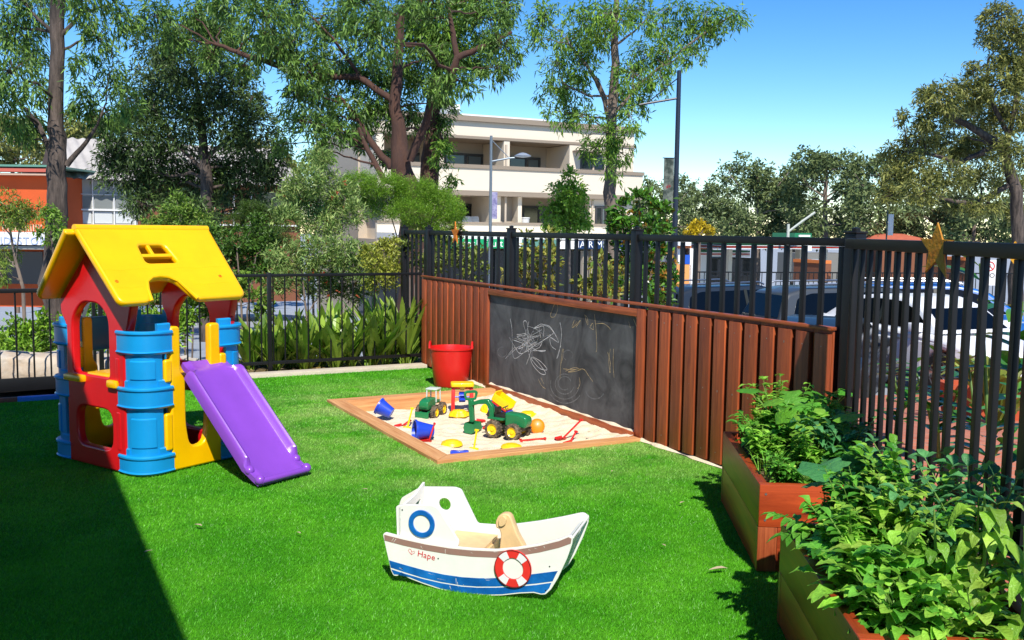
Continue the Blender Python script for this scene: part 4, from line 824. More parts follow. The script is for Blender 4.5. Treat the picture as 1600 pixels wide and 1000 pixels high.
def tree(name, label, Y, trunks, clumps, leaf, bark=BARK_D, L=.14, W_=.03, dens=1., droop=.5, group=None, spread=.5, thick=.8, twig=True, tips=None, hang=.0):
    """trunks: lists of (px, py, width_px[, dY]); clumps: (px, py, rx_px, ry_px[, dY]) seen at distance Y"""
    k = Y/1500.; bx_, by_ = trunks[0][0][:2]; base = at(bx_, by_, Y)
    gz = zt(base[0], base[1]); o = thing(name, label, 'tree' if 'shrub' not in name and 'plant' not in name else 'shrub', (base[0], base[1], gz), 0, group)
    org = np.array([base[0], base[1], gz]); mb = MB(); nodes = []
    for ti, tr_ in enumerate(trunks):
        P = [at(p[0], p[1], Y+(p[3] if len(p) > 3 else 0))-org for p in tr_]; R_ = [p[2]*k/2*(1 if ti == 0 else .78) for p in tr_]
        if ti == 0: P = [np.array([P[0][0], P[0][1], -.1])]+P; R_ = [R_[0]*1.25]+R_
        Q, RR = [], []
        for i in range(len(P)-1):
            for j in range(4): t = j/4; Q.append(P[i]*(1-t)+P[i+1]*t+(rng.normal(0, R_[i]*.12, 3) if i+j > 0 else 0)); RR.append(R_[i]*(1-t)+R_[i+1]*t)
        Q.append(P[-1]); RR.append(R_[-1]); mb.tube(Q, RR, 10 if RR[0] > .05 else 6); nodes += [(q, r_) for q, r_ in zip(Q[3:], RR[3:])]
    NP = np.array([n_[0] for n_ in nodes]); Vs = []
    for c in clumps:
        dY = c[4] if len(c) > 4 else rng.normal(0, spread); ctr = at(c[0], c[1], Y+dY)-org; rx, ry = c[2]*k*1.1, c[3]*k*1.12; rz_ = (rx+ry)/2*thick
        dd = np.linalg.norm(NP-ctr, axis=1)+np.maximum(0, NP[:, 2]-ctr[2]+.2)*1.5; i0 = int(np.argmin(dd)); s_, rs = nodes[i0]
        rs = min(rs*.6, .012+.05*math.sqrt(rx*ry)); q, r_ = jit(s_, (s_+ctr)/2+np.array([0, 0, .15*np.linalg.norm(ctr-s_)*.3]), ctr, .02*np.linalg.norm(ctr-s_), rs, rs*.4); mb.tube(q, r_, 6)
        area = math.pi*rx*ry; W_ = W_*1.0; nl = int(dens*area/(L*W_*.5)*6.2); ntw = max(5, nl//26)
        u = rng.normal(0, 1, (ntw, 3)); u = nrm(u)*(rng.uniform(.15, 1, (ntw, 1))**.45)
        tp = ctr+(Rh*(u[:, :1]*rx)+Fh*(u[:, 1:2]*rz_)+Zv*(u[:, 2:3]*ry)); od = nrm(u)
        if twig:
            for j in range(0, ntw, max(1, ntw//14)):
                mb.tube([ctr*.85+tp[j]*.15, (ctr+tp[j])/2+rng.normal(0, rx*.06, 3), tp[j]], [rs*.35, rs*.22, .003*Y/20], 4, caps=False)
        n = ntw*26; ti = np.repeat(np.arange(ntw), 26); tr2 = min(rx, ry)*.24+L*.5
        B = tp[ti]+rng.normal(0, 1, (n, 3))*tr2*.5; B[:, 2] -= hang*rng.uniform(0, 1, n)*tr2*2
        D = rng.normal(0, .7, (n, 3))+od[ti]*.5; D[:, 2] -= droop
        wk = rng.uniform(.7, 1.3, n)
        Vs.append(leaves(B, D, L*wk, W_*wk, spin=.8, droop=.1))
    mb.build('trunk', bark, o, 60)
    V, F = merge(Vs); raw('crown', V, F, leaf, o)
    return o
def C(*a): return a
def rc(n, x0, y0, x1, y1, r0, r1, seed=0, asp=.8):
    R_ = random.Random(seed); return [(R_.uniform(x0, x1), R_.uniform(y0, y1), r, r*asp) for r in [R_.uniform(r0, r1) for _ in range(n)]]
# left gum, trunk running out of the frame
tree('gum_tree', 'tall gum with a dark bare trunk behind the left end of the playhouse', 16,
     [[(85, 440, 38), (88, 330, 31), (90, 250, 28), (88, 180, 23), (90, 80, 21), (92, -30, 22), (95, -120, 18)], [(104, 258, 12), (135, 222, 8), (152, 195, 5), (166, 160, 3)], [(80, 240, 12), (62, 195, 9), (40, 170, 5), (15, 150, 3)], [(92, 60, 10), (50, 20, 6), (20, -20, 4)], [(92, 60, 9), (130, 20, 6), (160, 10, 4)]],
     [(15, 40, 30, 40), (45, 70, 26, 34), (20, 110, 28, 30), (55, 130, 22, 24), (10, 160, 24, 26), (45, 185, 26, 20), (25, 205, 18, 14), (130, 150, 18, 40), (150, 60, 22, 34), (175, 120, 20, 30), (165, 175, 20, 22), (118, 90, 10, 16), (130, 10, 22, 20), (50, 10, 30, 22), (200, 160, 20, 26), (185, 25, 22, 26), (58, -20, 40, 20), (130, -25, 40, 20), (10, 345, 28, 22, -2), (40, 330, 22, 18, -2), (70, 345, 18, 18, -2)][:18],
     LF_GUM, BARK_D, .13, .028, .50, .9, 'tall gum trees in the street', .8, hang=.5)
# dense dark tree
tree('gum_tree', 'dense dark green tree standing between the left gum and the pale apartment block', 24,
     [[(322, 345, 22), (322, 280, 18), (318, 220, 13), (310, 150, 8), (300, 90, 5)], [(322, 270, 9), (270, 220, 6), (240, 170, 4)], [(322, 250, 9), (370, 200, 6), (395, 150, 4)]],
     [(230, 220, 45, 40), (280, 190, 48, 42), (340, 190, 50, 42), (395, 210, 42, 40), (260, 280, 50, 42), (320, 280, 50, 40), (385, 280, 46, 40), (425, 255, 28, 30), (200, 265, 42, 36), (175, 245, 22, 22), (245, 130, 42, 36), (300, 110, 46, 36), (360, 130, 44, 34), (395, 165, 20, 22), (310, 60, 40, 30), (250, 65, 36, 28), (225, 320, 32, 22), (300, 330, 40, 20), (180, 205, 24, 30), (220, 165, 30, 26), (350, 325, 30, 18), (400, 320, 22, 14)],
     LF_DK, BARK_D, .14, .04, .62, .3, 'tall gum trees in the street', 1.0)
# large double gum
tree('gum_tree', 'huge gum with twin red-brown trunks standing before the pale apartment block', 21,
     [[(646, 335, 46), (632, 285, 38), (624, 235, 27), (618, 170, 18), (622, 90, 16), (628, 10, 12)], [(640, 250, 18, -.3), (672, 175, 15, -.6), (698, 130, 16, -.8), (715, 90, 14, -.9), (760, 72, 9, -1), (800, 50, 5, -1)], [(612, 262, 16), (582, 225, 13), (562, 190, 9), (530, 150, 6)], [(640, 292, 12, -.5), (600, 282, 12, -.5), (575, 235, 10, -.5), (560, 200, 8, -.5)], [(618, 160, 14), (560, 120, 13), (470, 120, 14), (425, 98, 12), (380, 85, 10), (340, 70, 7)], [(715, 92, 12, -.9), (705, 40, 9, -.9), (700, 0, 7, -.9)], [(560, 115, 8), (520, 60, 6), (480, 20, 5)], [(425, 98, 7), (410, 40, 5), (420, 0, 4)]],
     [(415, 30, 36, 28), (465, 60, 38, 30), (520, 30, 36, 28), (430, 75, 30, 24), (385, 60, 28, 20), (480, 110, 34, 28), (530, 95, 38, 30), (580, 50, 36, 32), (640, 30, 40, 32), (700, 30, 42, 32), (760, 30, 38, 30), (785, 70, 26, 24), (740, 80, 36, 28), (680, 90, 34, 28), (620, 110, 34, 30), (570, 120, 36, 30), (500, 150, 34, 26), (550, 170, 36, 26), (600, 170, 32, 28), (480, 190, 28, 22), (520, 205, 32, 22), (570, 215, 22, 16), (640, 180, 22, 22), (690, 130, 24, 22), (770, 105, 30, 16), (720, 125, 26, 14), (460, 150, 22, 20), (445, 225, 15, 14), (500, 235, 28, 14), (345, 40, 32, 26), (330, 85, 24, 18), (380, 105, 26, 16), (300, 15, 34, 22), (690, 200, 16, 26, 1.5), (695, 165, 14, 18, 1.5), (560, 0, 40, 22), (450, 0, 36, 22), (350, -5, 36, 22), (660, -5, 40, 24), (740, -8, 40, 22), (795, 5, 20, 24), (600, 240, 18, 12), (520, 180, 24, 14), (240, 25, 30, 24), (270, 60, 26, 16)],
     LF_GUM, BARK_R, .15, .034, .60, .7, 'tall gum trees in the street', 1.3, hang=.4)
tree('gum_tree', 'straight dark red trunk standing close beside the twin-trunked gum', 22.5,
     [[(672, 340, 30), (672, 250, 29), (676, 180, 24), (682, 120, 18), (690, 60, 12)]], [(690, 240, 14, 20), (700, 70, 34, 30), (660, 60, 30, 30), (720, 10, 34, 28), (692, 215, 12, 18), (655, 130, 22, 24), (700, 290, 14, 14)],
     LF_GUM2, BARK_R, .14, .036, .55, .6, 'tall gum trees in the street', .6)
# right hand gum
tree('gum_tree', 'grey-trunked gum with open hanging foliage right of the apartment block', 24,
     [[(958, 372, 22), (952, 300, 20), (955, 240, 17), (957, 170, 16), (962, 100, 13), (960, 40, 10), (966, -20, 8)], [(950, 165, 10), (935, 130, 9), (915, 100, 6), (890, 70, 4)], [(950, 185, 8), (945, 160, 7), (930, 125, 5)], [(962, 70, 6), (990, 50, 4), (1015, 25, 3)], [(958, 180, 8), (1000, 130, 6), (1050, 90, 5), (1110, 45, 4), (1150, 20, 3)], [(957, 150, 6), (920, 150, 4), (880, 130, 3)]],
     [(850, 25, 26, 22), (885, 55, 26, 26), (870, 100, 22, 22), (915, 30, 30, 26), (905, 95, 24, 26), (865, 140, 28, 20), (900, 140, 24, 22), (880, 175, 26, 20), (915, 185, 18, 14), (925, 70, 20, 24), (960, 20, 28, 22), (1000, 15, 26, 22), (1035, 40, 22, 26), (1010, 85, 28, 24), (1045, 85, 26, 26), (990, 115, 26, 26), (1030, 120, 20, 16), (975, 145, 20, 22), (1000, 160, 16, 18), (1075, 50, 26, 24), (1100, 25, 24, 22), (1145, 25, 22, 16), (1120, 45, 22, 14), (1085, 85, 18, 14), (945, 205, 28, 20), (965, 235, 24, 18), (930, 230, 16, 16), (955, 262, 14, 12), (985, 180, 14, 16), (1060, 10, 26, 14), (945, 45, 18, 26), (840, 60, 16, 14), (985, 205, 14, 12)],
     LF_GUM2, BARK_G, .15, .036, .40, .7, 'tall gum trees in the street', .8, hang=.4)
# far right gum
tree('gum_tree', 'wide olive-green gum with twisted limbs filling the far right', 38,
     [[(1592, 400, 20), (1588, 300, 18), (1566, 230, 14), (1520, 200, 10), (1475, 175, 8)], [(1560, 225, 12), (1500, 255, 9), (1450, 240, 6), (1420, 235, 4)], [(1575, 290, 12), (1520, 320, 9), (1470, 310, 6)], [(1570, 240, 12), (1590, 150, 9), (1600, 80, 7)], [(1575, 210, 10), (1540, 140, 7), (1545, 90, 5)]],
     [(1560, 28, 24, 20), (1590, 50, 22, 20), (1545, 60, 18, 16), (1580, 90, 28, 18), (1600, 120, 22, 22), (1520, 110, 14, 12), (1560, 130, 32, 22), (1515, 145, 30, 20), (1470, 155, 30, 22), (1445, 150, 16, 12), (1495, 180, 34, 20), (1545, 180, 32, 22), (1590, 180, 22, 24), (1455, 190, 24, 16), (1440, 215, 26, 20), (1480, 225, 32, 20), (1530, 230, 32, 20), (1580, 240, 26, 22), (1410, 185, 8, 12), (1400, 240, 26, 18), (1430, 260, 28, 20), (1480, 275, 32, 20), (1530, 280, 32, 18), (1580, 290, 26, 20), (1395, 275, 20, 16), (1440, 300, 26, 16), (1490, 315, 28, 14), (1540, 320, 26, 14), (1390, 305, 18, 14), (1590, 335, 18, 14), (1500, 240, 20, 20, 3), (1550, 210, 22, 20, 3)],
     LF_OL, BARK_D, .22, .06, .85, .2, 'tall gum trees in the street', 2.0)
# far tree line: umbrella crowns
def far_tree(label, px, top, w, bot, Y, leaf=LF_FAR, seed=0, dens=.8, n=15):
    R_ = random.Random(seed); cl = []
    for i in range(n):
        u = R_.uniform(-1, 1); yy = top+(bot-top)*(.08+.42*R_.random()+.22*u*u); cl.append((px+u*w/2*.85, yy, w*.18*R_.uniform(.7, 1.25), (bot-top)*.12*R_.uniform(.8, 1.3)))
    for u in (-.7, -.3, .1, .5, .8): cl.append((px+u*w/2, bot-(bot-top)*.16, w*.2, (bot-top)*.2))
    lims = [[(px, bot, w*.06), (px+R_.uniform(-3, 3), (top+bot)/2, w*.05), (px+R_.uniform(-6, 6), top+(bot-top)*.3, w*.025)]]+[[(px, (top+bot)/2+10, w*.03), (px+s_*w*.2, top+(bot-top)*.45, w*.02), (px+s_*w*.36, top+(bot-top)*.25, w*.012)] for s_ in (-1, 1)]
    return tree('gum_tree', label, Y, lims, cl, leaf, BARK_G, .36, .15, dens*.48, .1, 'gums lining the far side of the street', 2.5, twig=False)
for a in [('umbrella-crowned gum just right of the tall black lamp pole', 1040, 268, 110, 372, 88, 1), ('broad flat-topped gum rising beyond the petrol station canopy', 1185, 236, 130, 370, 80, 2), ('lower dull green gum between the lamp pole and the flat-topped gum', 1110, 285, 110, 375, 95, 3),
          ('tall spreading gum in the middle of the far tree line', 1290, 226, 130, 372, 76, 4), ('dense gum above the terracotta roof', 1375, 238, 110, 370, 70, 5), ('low hazy gum filling the gap above the terracotta roof right end', 1460, 300, 120, 375, 68, 6), ('low dark gum behind the star on the black fence', 1520, 305, 110, 380, 66, 7), ('small low gum at the left end of the far tree line', 1000, 290, 60, 372, 90, 8), ('pale low gum behind the street light at far right', 1240, 290, 90, 375, 84, 9), ('low gum at the right frame edge beyond the fence', 1585, 310, 80, 385, 60, 10),
          ('yellow-green gum behind the orange-brown shop, far left', 20, 165, 90, 262, 60, 11), ('olive gum between the left trunk and the corrugated roof', 130, 180, 80, 262, 58, 12), ('pale gum behind the corrugated roof right side', 410, 215, 110, 290, 62, 13)]:
    far_tree(*a[:6], leaf=LF_OL if a[6] > 10 else LF_FAR, seed=a[6])
# small lime tree, yellow bush
tree('young_tree', 'small upright bright green tree in front of the cream balconies', 27, [[(888, 375, 8), (888, 330, 6), (888, 290, 3)]],
     [(888, 280, 12, 16), (878, 305, 18, 18), (898, 305, 18, 18), (868, 330, 20, 18), (905, 330, 20, 18), (887, 325, 22, 20), (870, 350, 20, 12), (905, 350, 20, 12), (888, 350, 20, 14)], LF_LIME, BARK_G, .11, .06, .8, .0, spread=.4)
tree('young_tree', 'round yellow flowering bush seen above the fence rail', 42, [[(1092, 375, 8), (1092, 365, 5)]], [(1085, 360, 12, 8), (1100, 360, 12, 8), (1092, 354, 12, 8), (1108, 364, 8, 6), (1077, 364, 8, 6)], leafm('yellow_leaves', 'b59a14', 'd8c22e'), BARK_G, .14, .09, .9, 0, spread=.3)
tree('young_tree', 'thin pale-stemmed sapling leaning in front of the left shop window', 19, [[(36, 450, 6), (25, 410, 5), (18, 370, 4), (12, 330, 3)], [(25, 405, 3), (30, 360, 3), (44, 335, 2)], [(18, 370, 3), (2, 350, 2)]],
     [(12, 320, 24, 18), (40, 335, 22, 14), (-5, 345, 18, 16), (60, 330, 14, 12), (22, 345, 20, 12), (8, 400, 20, 14), (0, 425, 16, 16)], leafm('wattle_leaves', '4c6a22', '8fa23e'), BARK_G, .10, .02, .55, .4, spread=.4)
tree('young_tree', 'leafy side shoot growing from the left gum trunk', 15.2, [[(84, 400, 4), (80, 370, 3), (78, 340, 2)]], [(80, 340, 14, 14), (90, 352, 12, 12), (72, 360, 10, 10), (82, 372, 9, 8)], LF_GUM2, BARK_D, .08, .03, .7, .2, spread=.2)

# ---------- shrubs in the garden bed
def shrub(name, label, Y, clumps, leaf, L, W_, stems, dens=.8, droop=0., up=.4, group='shrubs in the garden bed', tipc=None, hang=0):
    o = tree('garden_shrub', label, Y, [[(sx, 575, 5*12/Y), (sx+random.uniform(-4, 4), (575+ty)/2, 4*12/Y), (tx, ty, 2*12/Y)] for sx, tx, ty in stems], clumps, leaf, BARK_G, L, W_, dens, droop-up, group, .35, twig=True)
    o['category'] = 'shrub'
    if tipc:
        Vs = []; k = Y/1500.; org = np.array(o.location)
        for c in clumps:
            n = int(tipc[1]*c[2]*c[3]/60); u = nrm(rng.normal(0, 1, (n, 3))); ctr = at(c[0], c[1], Y)-org
            tp = ctr+Rh*(u[:, :1]*c[2]*k)-Fh*(abs(u[:, 1:2])*c[2]*k*.9)+Zv*(u[:, 2:3]*c[3]*k)
            m_ = 7; B = np.repeat(tp, m_, 0); D = rng.normal(0, .6, (len(B), 3)); D[:, 2] += .5
            Vs.append(leaves(B, D, tipc[2], tipc[2]*.35, spin=.6))
        V, F = merge(Vs); raw('flower_tips' if tipc[3] == 'f' else 'new_growth', V, F, tipc[0], o)
    return o
shrub('', 'tall grey-green bottlebrush shrub behind the low back fence', 14.2, [(500, 250, 16, 20), (480, 285, 26, 22), (515, 290, 26, 20), (455, 310, 24, 20), (490, 325, 34, 22), (535, 310, 22, 20), (550, 335, 20, 16), (445, 335, 20, 16), (500, 355, 34, 16), (470, 300, 22, 18), (520, 335, 24, 18)], LF_GRY, .075, .017, [(490, 500, 260), (500, 460, 300), (510, 540, 310)], .75, tipc=(leafm('bottlebrush_red', '9a3a24', 'b8643c'), .35, .04, 'f'))
shrub('', 'lower grey-green shrub with reddish seed heads against the back fence', 12.9, [(450, 400, 30, 18), (495, 395, 34, 20), (540, 395, 32, 20), (570, 420, 28, 20), (520, 425, 32, 18), (470, 430, 34, 18), (440, 440, 24, 14), (505, 455, 34, 14), (560, 455, 26, 14), (430, 405, 16, 14)], LF_GRY, .075, .018, [(480, 470, 410), (530, 540, 400)], .75, tipc=(MATS['bottlebrush_red'], .5, .04, 'f'))
shrub('', 'feathery bright green wattle in front of the twin gum trunks', 17.5, [(560, 285, 26, 16), (600, 290, 30, 18), (650, 300, 34, 20), (690, 320, 28, 22), (640, 330, 34, 16), (600, 325, 28, 16), (690, 350, 22, 12), (560, 310, 22, 14), (655, 350, 24, 10), (712, 335, 14, 16)], leafm('feather_leaves', '5c8c20', '94b83a', .4), .05, .008, [(640, 600, 300), (650, 680, 320)], .75)
shrub('', 'yellow-green flowering shrub at the back corner post', 12.2, [(600, 395, 20, 16), (615, 380, 10, 10), (590, 415, 20, 16), (610, 420, 16, 16), (595, 440, 22, 14), (580, 395, 12, 10)], leafm('olive_new', '7d8c2c', 'b4b44e'), .055, .022, [(600, 600, 395)], .8, tipc=(leafm('cream_flower', 'c9c46a', 'dcd890'), 1.1, .025, 'f'))
shrub('', 'leafy green shrub with creamy tips above the playhouse roof', 15, [(285, 325, 18, 18), (262, 340, 22, 16), (305, 345, 22, 16), (240, 352, 18, 10), (290, 360, 28, 12), (325, 362, 20, 14), (345, 375, 16, 14), (275, 310, 9, 10), (225, 365, 16, 8)], leafm('mid_leaves', '4a7024', '8ba842'), .06, .024, [(290, 280, 330), (300, 310, 350)], .8, tipc=(MATS['cream_flower'], .5, .025, 'f'))
shrub('', 'dark green shrub right of the playhouse roof', 13.6, [(365, 385, 26, 18), (395, 400, 24, 18), (355, 410, 20, 16), (385, 425, 26, 14), (345, 370, 16, 12), (415, 385, 18, 20), (400, 355, 20, 16), (375, 365, 16, 12), (410, 430, 18, 12)], leafm('deep_leaves', '33541c', '5f8430'), .07, .026, [(380, 370, 390), (390, 400, 400)], .8)
shrub('', 'dark feathery wattle between the house and the bottlebrush', 15.8, [(420, 345, 24, 18), (395, 330, 20, 14), (430, 375, 24, 18), (400, 370, 24, 16), (370, 345, 16, 10)], leafm('dark_feather', '3c5a1e', '5f7a2e', .3), .05, .008, [(410, 410, 350)], .8)
shrub('', 'low leafy shrub behind the gate at the far left', 11.6, [(20, 530, 28, 22), (55, 525, 26, 24), (40, 550, 30, 14), (5, 545, 20, 18), (75, 540, 16, 22), (65, 500, 12, 12)], leafm('fresh_leaves', '55861f', '93b83a'), .07, .03, [(20, 20, 530), (55, 55, 520)], .85, group='shrubs behind the gate', tipc=(MATS['cream_flower'], .3, .02, 'f'))
shrub('', 'low leafy shrub seen through the playhouse window', 11.9, [(110, 520, 22, 26), (140, 510, 24, 30), (175, 520, 24, 26), (205, 500, 22, 26), (240, 515, 24, 30), (270, 510, 22, 30), (130, 545, 30, 14), (220, 545, 34, 14), (295, 480, 22, 26), (160, 480, 16, 14)], MATS['fresh_leaves'], .07, .03, [(110, 110, 520), (170, 175, 510), (240, 240, 510)], .8, group='shrubs behind the gate')
shrub('', 'glossy green shrub behind the playhouse and its right turret', 12.6, [(330, 430, 24, 22), (360, 445, 22, 20), (310, 455, 22, 22), (390, 450, 20, 16), (340, 480, 30, 18), (300, 420, 16, 14), (270, 450, 24, 24), (235, 455, 22, 24), (410, 470, 20, 16)], MATS['mid_leaves'], .08, .032, [(330, 330, 440), (260, 260, 450)], .8)
MAG = leafm('magnolia_leaves', '2f5c1a', '5c8a2c', .15, .25); ORG = leafm('orange_new_leaves', 'b87a2a', '9c8a30', .3)
shrub('', 'magnolia shrub with orange new leaves in front of the black lamp pole', 12.8, [(975, 330, 16, 20), (1000, 315, 14, 18), (1030, 335, 18, 18), (985, 350, 24, 16), (1015, 355, 24, 16), (1040, 360, 12, 14), (1000, 385, 34, 18), (1040, 400, 22, 18), (970, 400, 20, 22), (1010, 420, 30, 20), (1045, 440, 18, 18), (960, 350, 10, 10), (985, 445, 30, 20), (1030, 465, 22, 16)], MAG, .10, .045, [(1000, 1000, 320), (1010, 1035, 350), (990, 970, 350)], .7, tipc=(ORG, .75, .07, 'n'), group='shrubs behind the tall fence')
shrub('', 'mixed olive shrub behind the fence left of the first tall post', 12.6, [(650, 385, 22, 18), (690, 395, 22, 20), (720, 400, 20, 18), (670, 410, 26, 14), (750, 405, 18, 18), (735, 425, 20, 12), (700, 375, 16, 12), (715, 360, 10, 10)], leafm('mix_leaves', '4c6420', '88943e'), .07, .028, [(670, 670, 390), (720, 720, 400)], .55, group='shrubs behind the tall fence')
shrub('', 'variegated shrub behind the fence above the chalkboard left half', 11.2, [(830, 385, 18, 16), (815, 410, 22, 16), (850, 405, 18, 20), (800, 425, 18, 12), (845, 435, 22, 12), (860, 380, 8, 14)], leafm('varieg_leaves', '5a7a24', 'a8a04a'), .08, .03, [(830, 830, 390), (850, 850, 410)], .55, group='shrubs behind the tall fence', tipc=(ORG, .4, .05, 'n'))
shrub('', 'bright green shrub behind the fence under the right gum', 10.6, [(935, 410, 14, 18), (950, 430, 18, 18), (925, 440, 18, 12), (965, 450, 16, 12), (940, 455, 20, 12), (910, 450, 14, 10)], MATS['varieg_leaves'], .08, .03, [(940, 940, 410)], .6, group='shrubs behind the tall fence', tipc=(ORG, .5, .05, 'n'))
# strap plants
def strap(name, label, p, n, L_, W_, m_, spread=.5, cat='plant', group=None, seg=6, old=None, droop=.55, rise=1.0, fold=.12):
    o = thing(name, label, cat, (p[0], p[1], p[2]), 0, group); th = rng.uniform(0, 2*pi, n); sp_ = rng.uniform(.15, 1, n)*spread
    D = np.stack([np.cos(th)*sp_, np.sin(th)*sp_, np.full(n, rise)], 1); B = rng.normal(0, .03, (n, 3)); B[:, 2] = 0
    V, F = leaves(B, D, L_*rng.uniform(.65, 1.15, n), W_*rng.uniform(.8, 1.15, n), seg=seg, droop=droop*1., fold=fold, wide=.6)
    raw('foliage', V, F, m_, o)
    if old: 
        k = max(3, n//3); th = rng.uniform(0, 2*pi, k); D = np.stack([np.cos(th), np.sin(th), np.full(k, .35)], 1); V, F = leaves(B[:k], D, L_*rng.uniform(.5, .9, k), W_*.8, seg=seg, droop=.8, fold=.3, wide=.6); raw('withered_leaves', V, F, old, o)
    return o
STR = leafm('strap_leaves', '4e7c20', 'a6bc4c', .3, .3); OLD = leafm('withered', 'b79a5a', 'd2bc86', .3)
wh_ = ['at the left end near the turret', 'second from the left end', 'left of the low fence post', 'behind the low fence post', 'just right of the low fence post', 'with pale withered tips mid fence', 'mid fence with broad leaves', 'right of mid fence, leaning left', 'below the flowering shrub', 'with the tallest leaves near the corner', 'leaning over the corner of the timber fence', 'low in the corner behind the fence', 'hidden low behind the bars, second row left', 'second row in the middle', 'second row towards the corner']
for i, (px, Y, s_) in enumerate([(385, 10.9, .8), (405, 11.3, .85), (428, 10.85, .8), (452, 11.1, .9), (475, 10.9, .9), (500, 11.2, .95), (522, 10.9, .9), (548, 11.1, .95), (572, 10.95, 1.05), (600, 11.05, 1.25), (632, 11.3, 1.2), (645, 11.8, 1.), (440, 11.9, .9), (515, 12, 1.), (585, 12.2, 1.1)]):
    x_ = (px-800)/1500*Y*1.0; p = cf(x_, Y); p[2] = zt(p[0], p[1])
    if p[1] < 10.62: p = p+Fh*(10.62-p[1])/Fh[1]
    strap('strap_plant', 'strap-leaved clivia clump '+wh_[i], p, 30, .98*s_, .085, STR, 1.05, 'plant', 'strap-leaved clumps along the back fence', old=OLD, droop=.22, rise=1.25)
p = at(890, 470, 11.5); p[2] = zt(p[0], p[1]); strap('cordyline', 'burgundy cordyline with spiky leaves behind the chalkboard fence', p, 55, .95, .045, leafm('burgundy', '6a1e2a', '9c4a4e'), .6, 'plant', droop=.3, rise=1.5)
p = at(640, 520, 11.6)

# ---------- building helper: a facade plane through two image columns at given distances
class Facade:
    def __init__(s, x0, Y0, x1, Y1):
        a = at(x0, 350, Y0); b_ = at(x1, 350, Y1); s.o = np.array([a[0], a[1], 0.]); d = np.array([b_[0]-a[0], b_[1]-a[1], 0]); s.len = np.linalg.norm(d); s.d = d/s.len
        s.n = np.array([-s.d[1], s.d[0], 0]); 
        if s.n@Fh < 0: s.n = -s.n          # n points away from the viewer
        s.M = Matrix(((s.d[0], s.n[0], 0, s.o[0]), (s.d[1], s.n[1], 0, s.o[1]), (0, 0, 1, 0), (0, 0, 0, 1)))
    def sz(s, px, py, off=0.):
        d = ray(px, py); o = s.o+s.n*off; t_ = ((o-E0)@s.n)/(d@s.n); q = E0+d*t_-s.o; return q@s.d, q[2]
    def rect(s, mb, x0, y0, x1, y1, f, b_, z0=None, z1=None):
        """image rectangle extruded from depth f (front, negative = towards viewer) to b"""
        a, zt1 = s.sz(x0, y0, f); c, zb1 = s.sz(x1, y1, f); return mb.box((a, f, zb1 if z0 is None else z0), (c, b_, zt1 if z1 is None else z1))
# ---------- cream apartment block
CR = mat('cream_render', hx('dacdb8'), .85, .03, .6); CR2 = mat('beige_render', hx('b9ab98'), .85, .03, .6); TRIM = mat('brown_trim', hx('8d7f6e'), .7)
A = Facade(697, 42, 988, 46.4); AO = thing('apartment_building', 'cream apartment block with deep balconies over street level shops', 'building', (A.o[0], A.o[1], -2.6), math.atan2(A.d[1], A.d[0]))
def ap(nm, m_, rects, par=AO):
    for (x0, y0, x1, y1, f, b_) in rects:
        q = MB(); A.rect(q, x0, y0, x1, y1, f, b_); q.v = [(x, (y if A.flip else y), z+2.6) for x, y, z in q.v]; o_ = q.build(nm, m_, par)
    return o_
A.flip = False
if A.n[0]*(-A.d[1])+A.n[1]*A.d[0] < 0: A.flip = True
zg = -2.6
def col_(x, f=0): return A.sz(x, 350, f)[0]
def zz(x, y, f=0): return A.sz(x, y, f)[1]
Z_top, Z_pb, Z_c2, Z_s2, Z_c1, Z_s1, Z_a = zz(697, 187), zz(697, 210), zz(697, 262), zz(697, 297), zz(697, 304), zz(720, 350), zz(720, 363)
def bx2(nm, m_, x0, x1, z0, z1, f, b_, par=AO):
    return MB().box((col_(x0, f) if not isinstance(x0, float) else x0, f, z0+2.6), (col_(x1, f) if not isinstance(x1, float) else x1, b_, z1+2.6)).build(nm, m_, par)
XL = col_(585); XR = col_(988)
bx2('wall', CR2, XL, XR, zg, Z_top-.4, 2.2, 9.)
bx2('parapet', CR, XL, XR-.0, Z_pb, Z_top, -.0, 2.19); bx2('cornice', TRIM, XL-.2, XR+.1, Z_top+.002, Z_top+.22, -.2, 2.5); bx2('cornice', TRIM, XL-.1, XR+.1, Z_pb-.12, Z_pb-.002, -.05, 2.19)
bx2('balcony_wall', CR, XL, XR+.3, Z_s2, Z_c2, -.35, -.1); bx2('balcony_rail', TRIM, XL, XR+.35, Z_c2+.002, Z_c2+.16, -.42, -.04); bx2('floor_slab', CR, XL, XR, Z_c1+.0, Z_s2-.002, -.3, 2.19); bx2('floor_band', TRIM, XL, XR+.3, Z_s2-.20, Z_s2-.01, -.37, -.31)
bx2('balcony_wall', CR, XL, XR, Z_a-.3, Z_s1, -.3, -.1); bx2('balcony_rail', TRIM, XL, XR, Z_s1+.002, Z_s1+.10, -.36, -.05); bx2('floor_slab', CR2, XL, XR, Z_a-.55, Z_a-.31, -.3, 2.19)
for x0, x1, z0, z1, m_ in ((684, 693, Z_c2-.8, Z_pb, CR), (786, 795, Z_c2-.8, Z_pb-.13, CR), (888, 905, Z_c2-.8, Z_pb-.13, CR), (768, 782, Z_s1-.8, Z_c1, CR), (809, 815, Z_s1-.8, Z_c1, CR), (588, 600, Z_c2-.8, Z_pb, CR), (600, 640, Z_s1-.8, Z_c1, CR), (921, 927, Z_s1-.8, Z_c1, CR)): bx2('pier', m_, x0, x1, z0+.01, z1-.01, -.02, 2.19)
bx2('wall', CR, 905, 988, Z_c2-.5, Z_pb-.13, .0, 2.18); bx2('wall', CR, 927, 988, Z_s1-.5, Z_c1-.01, .0, 2.18); bx2('wall', CR2, 782, 809, Z_s1-.5, Z_c1-.01, .6, 2.18)
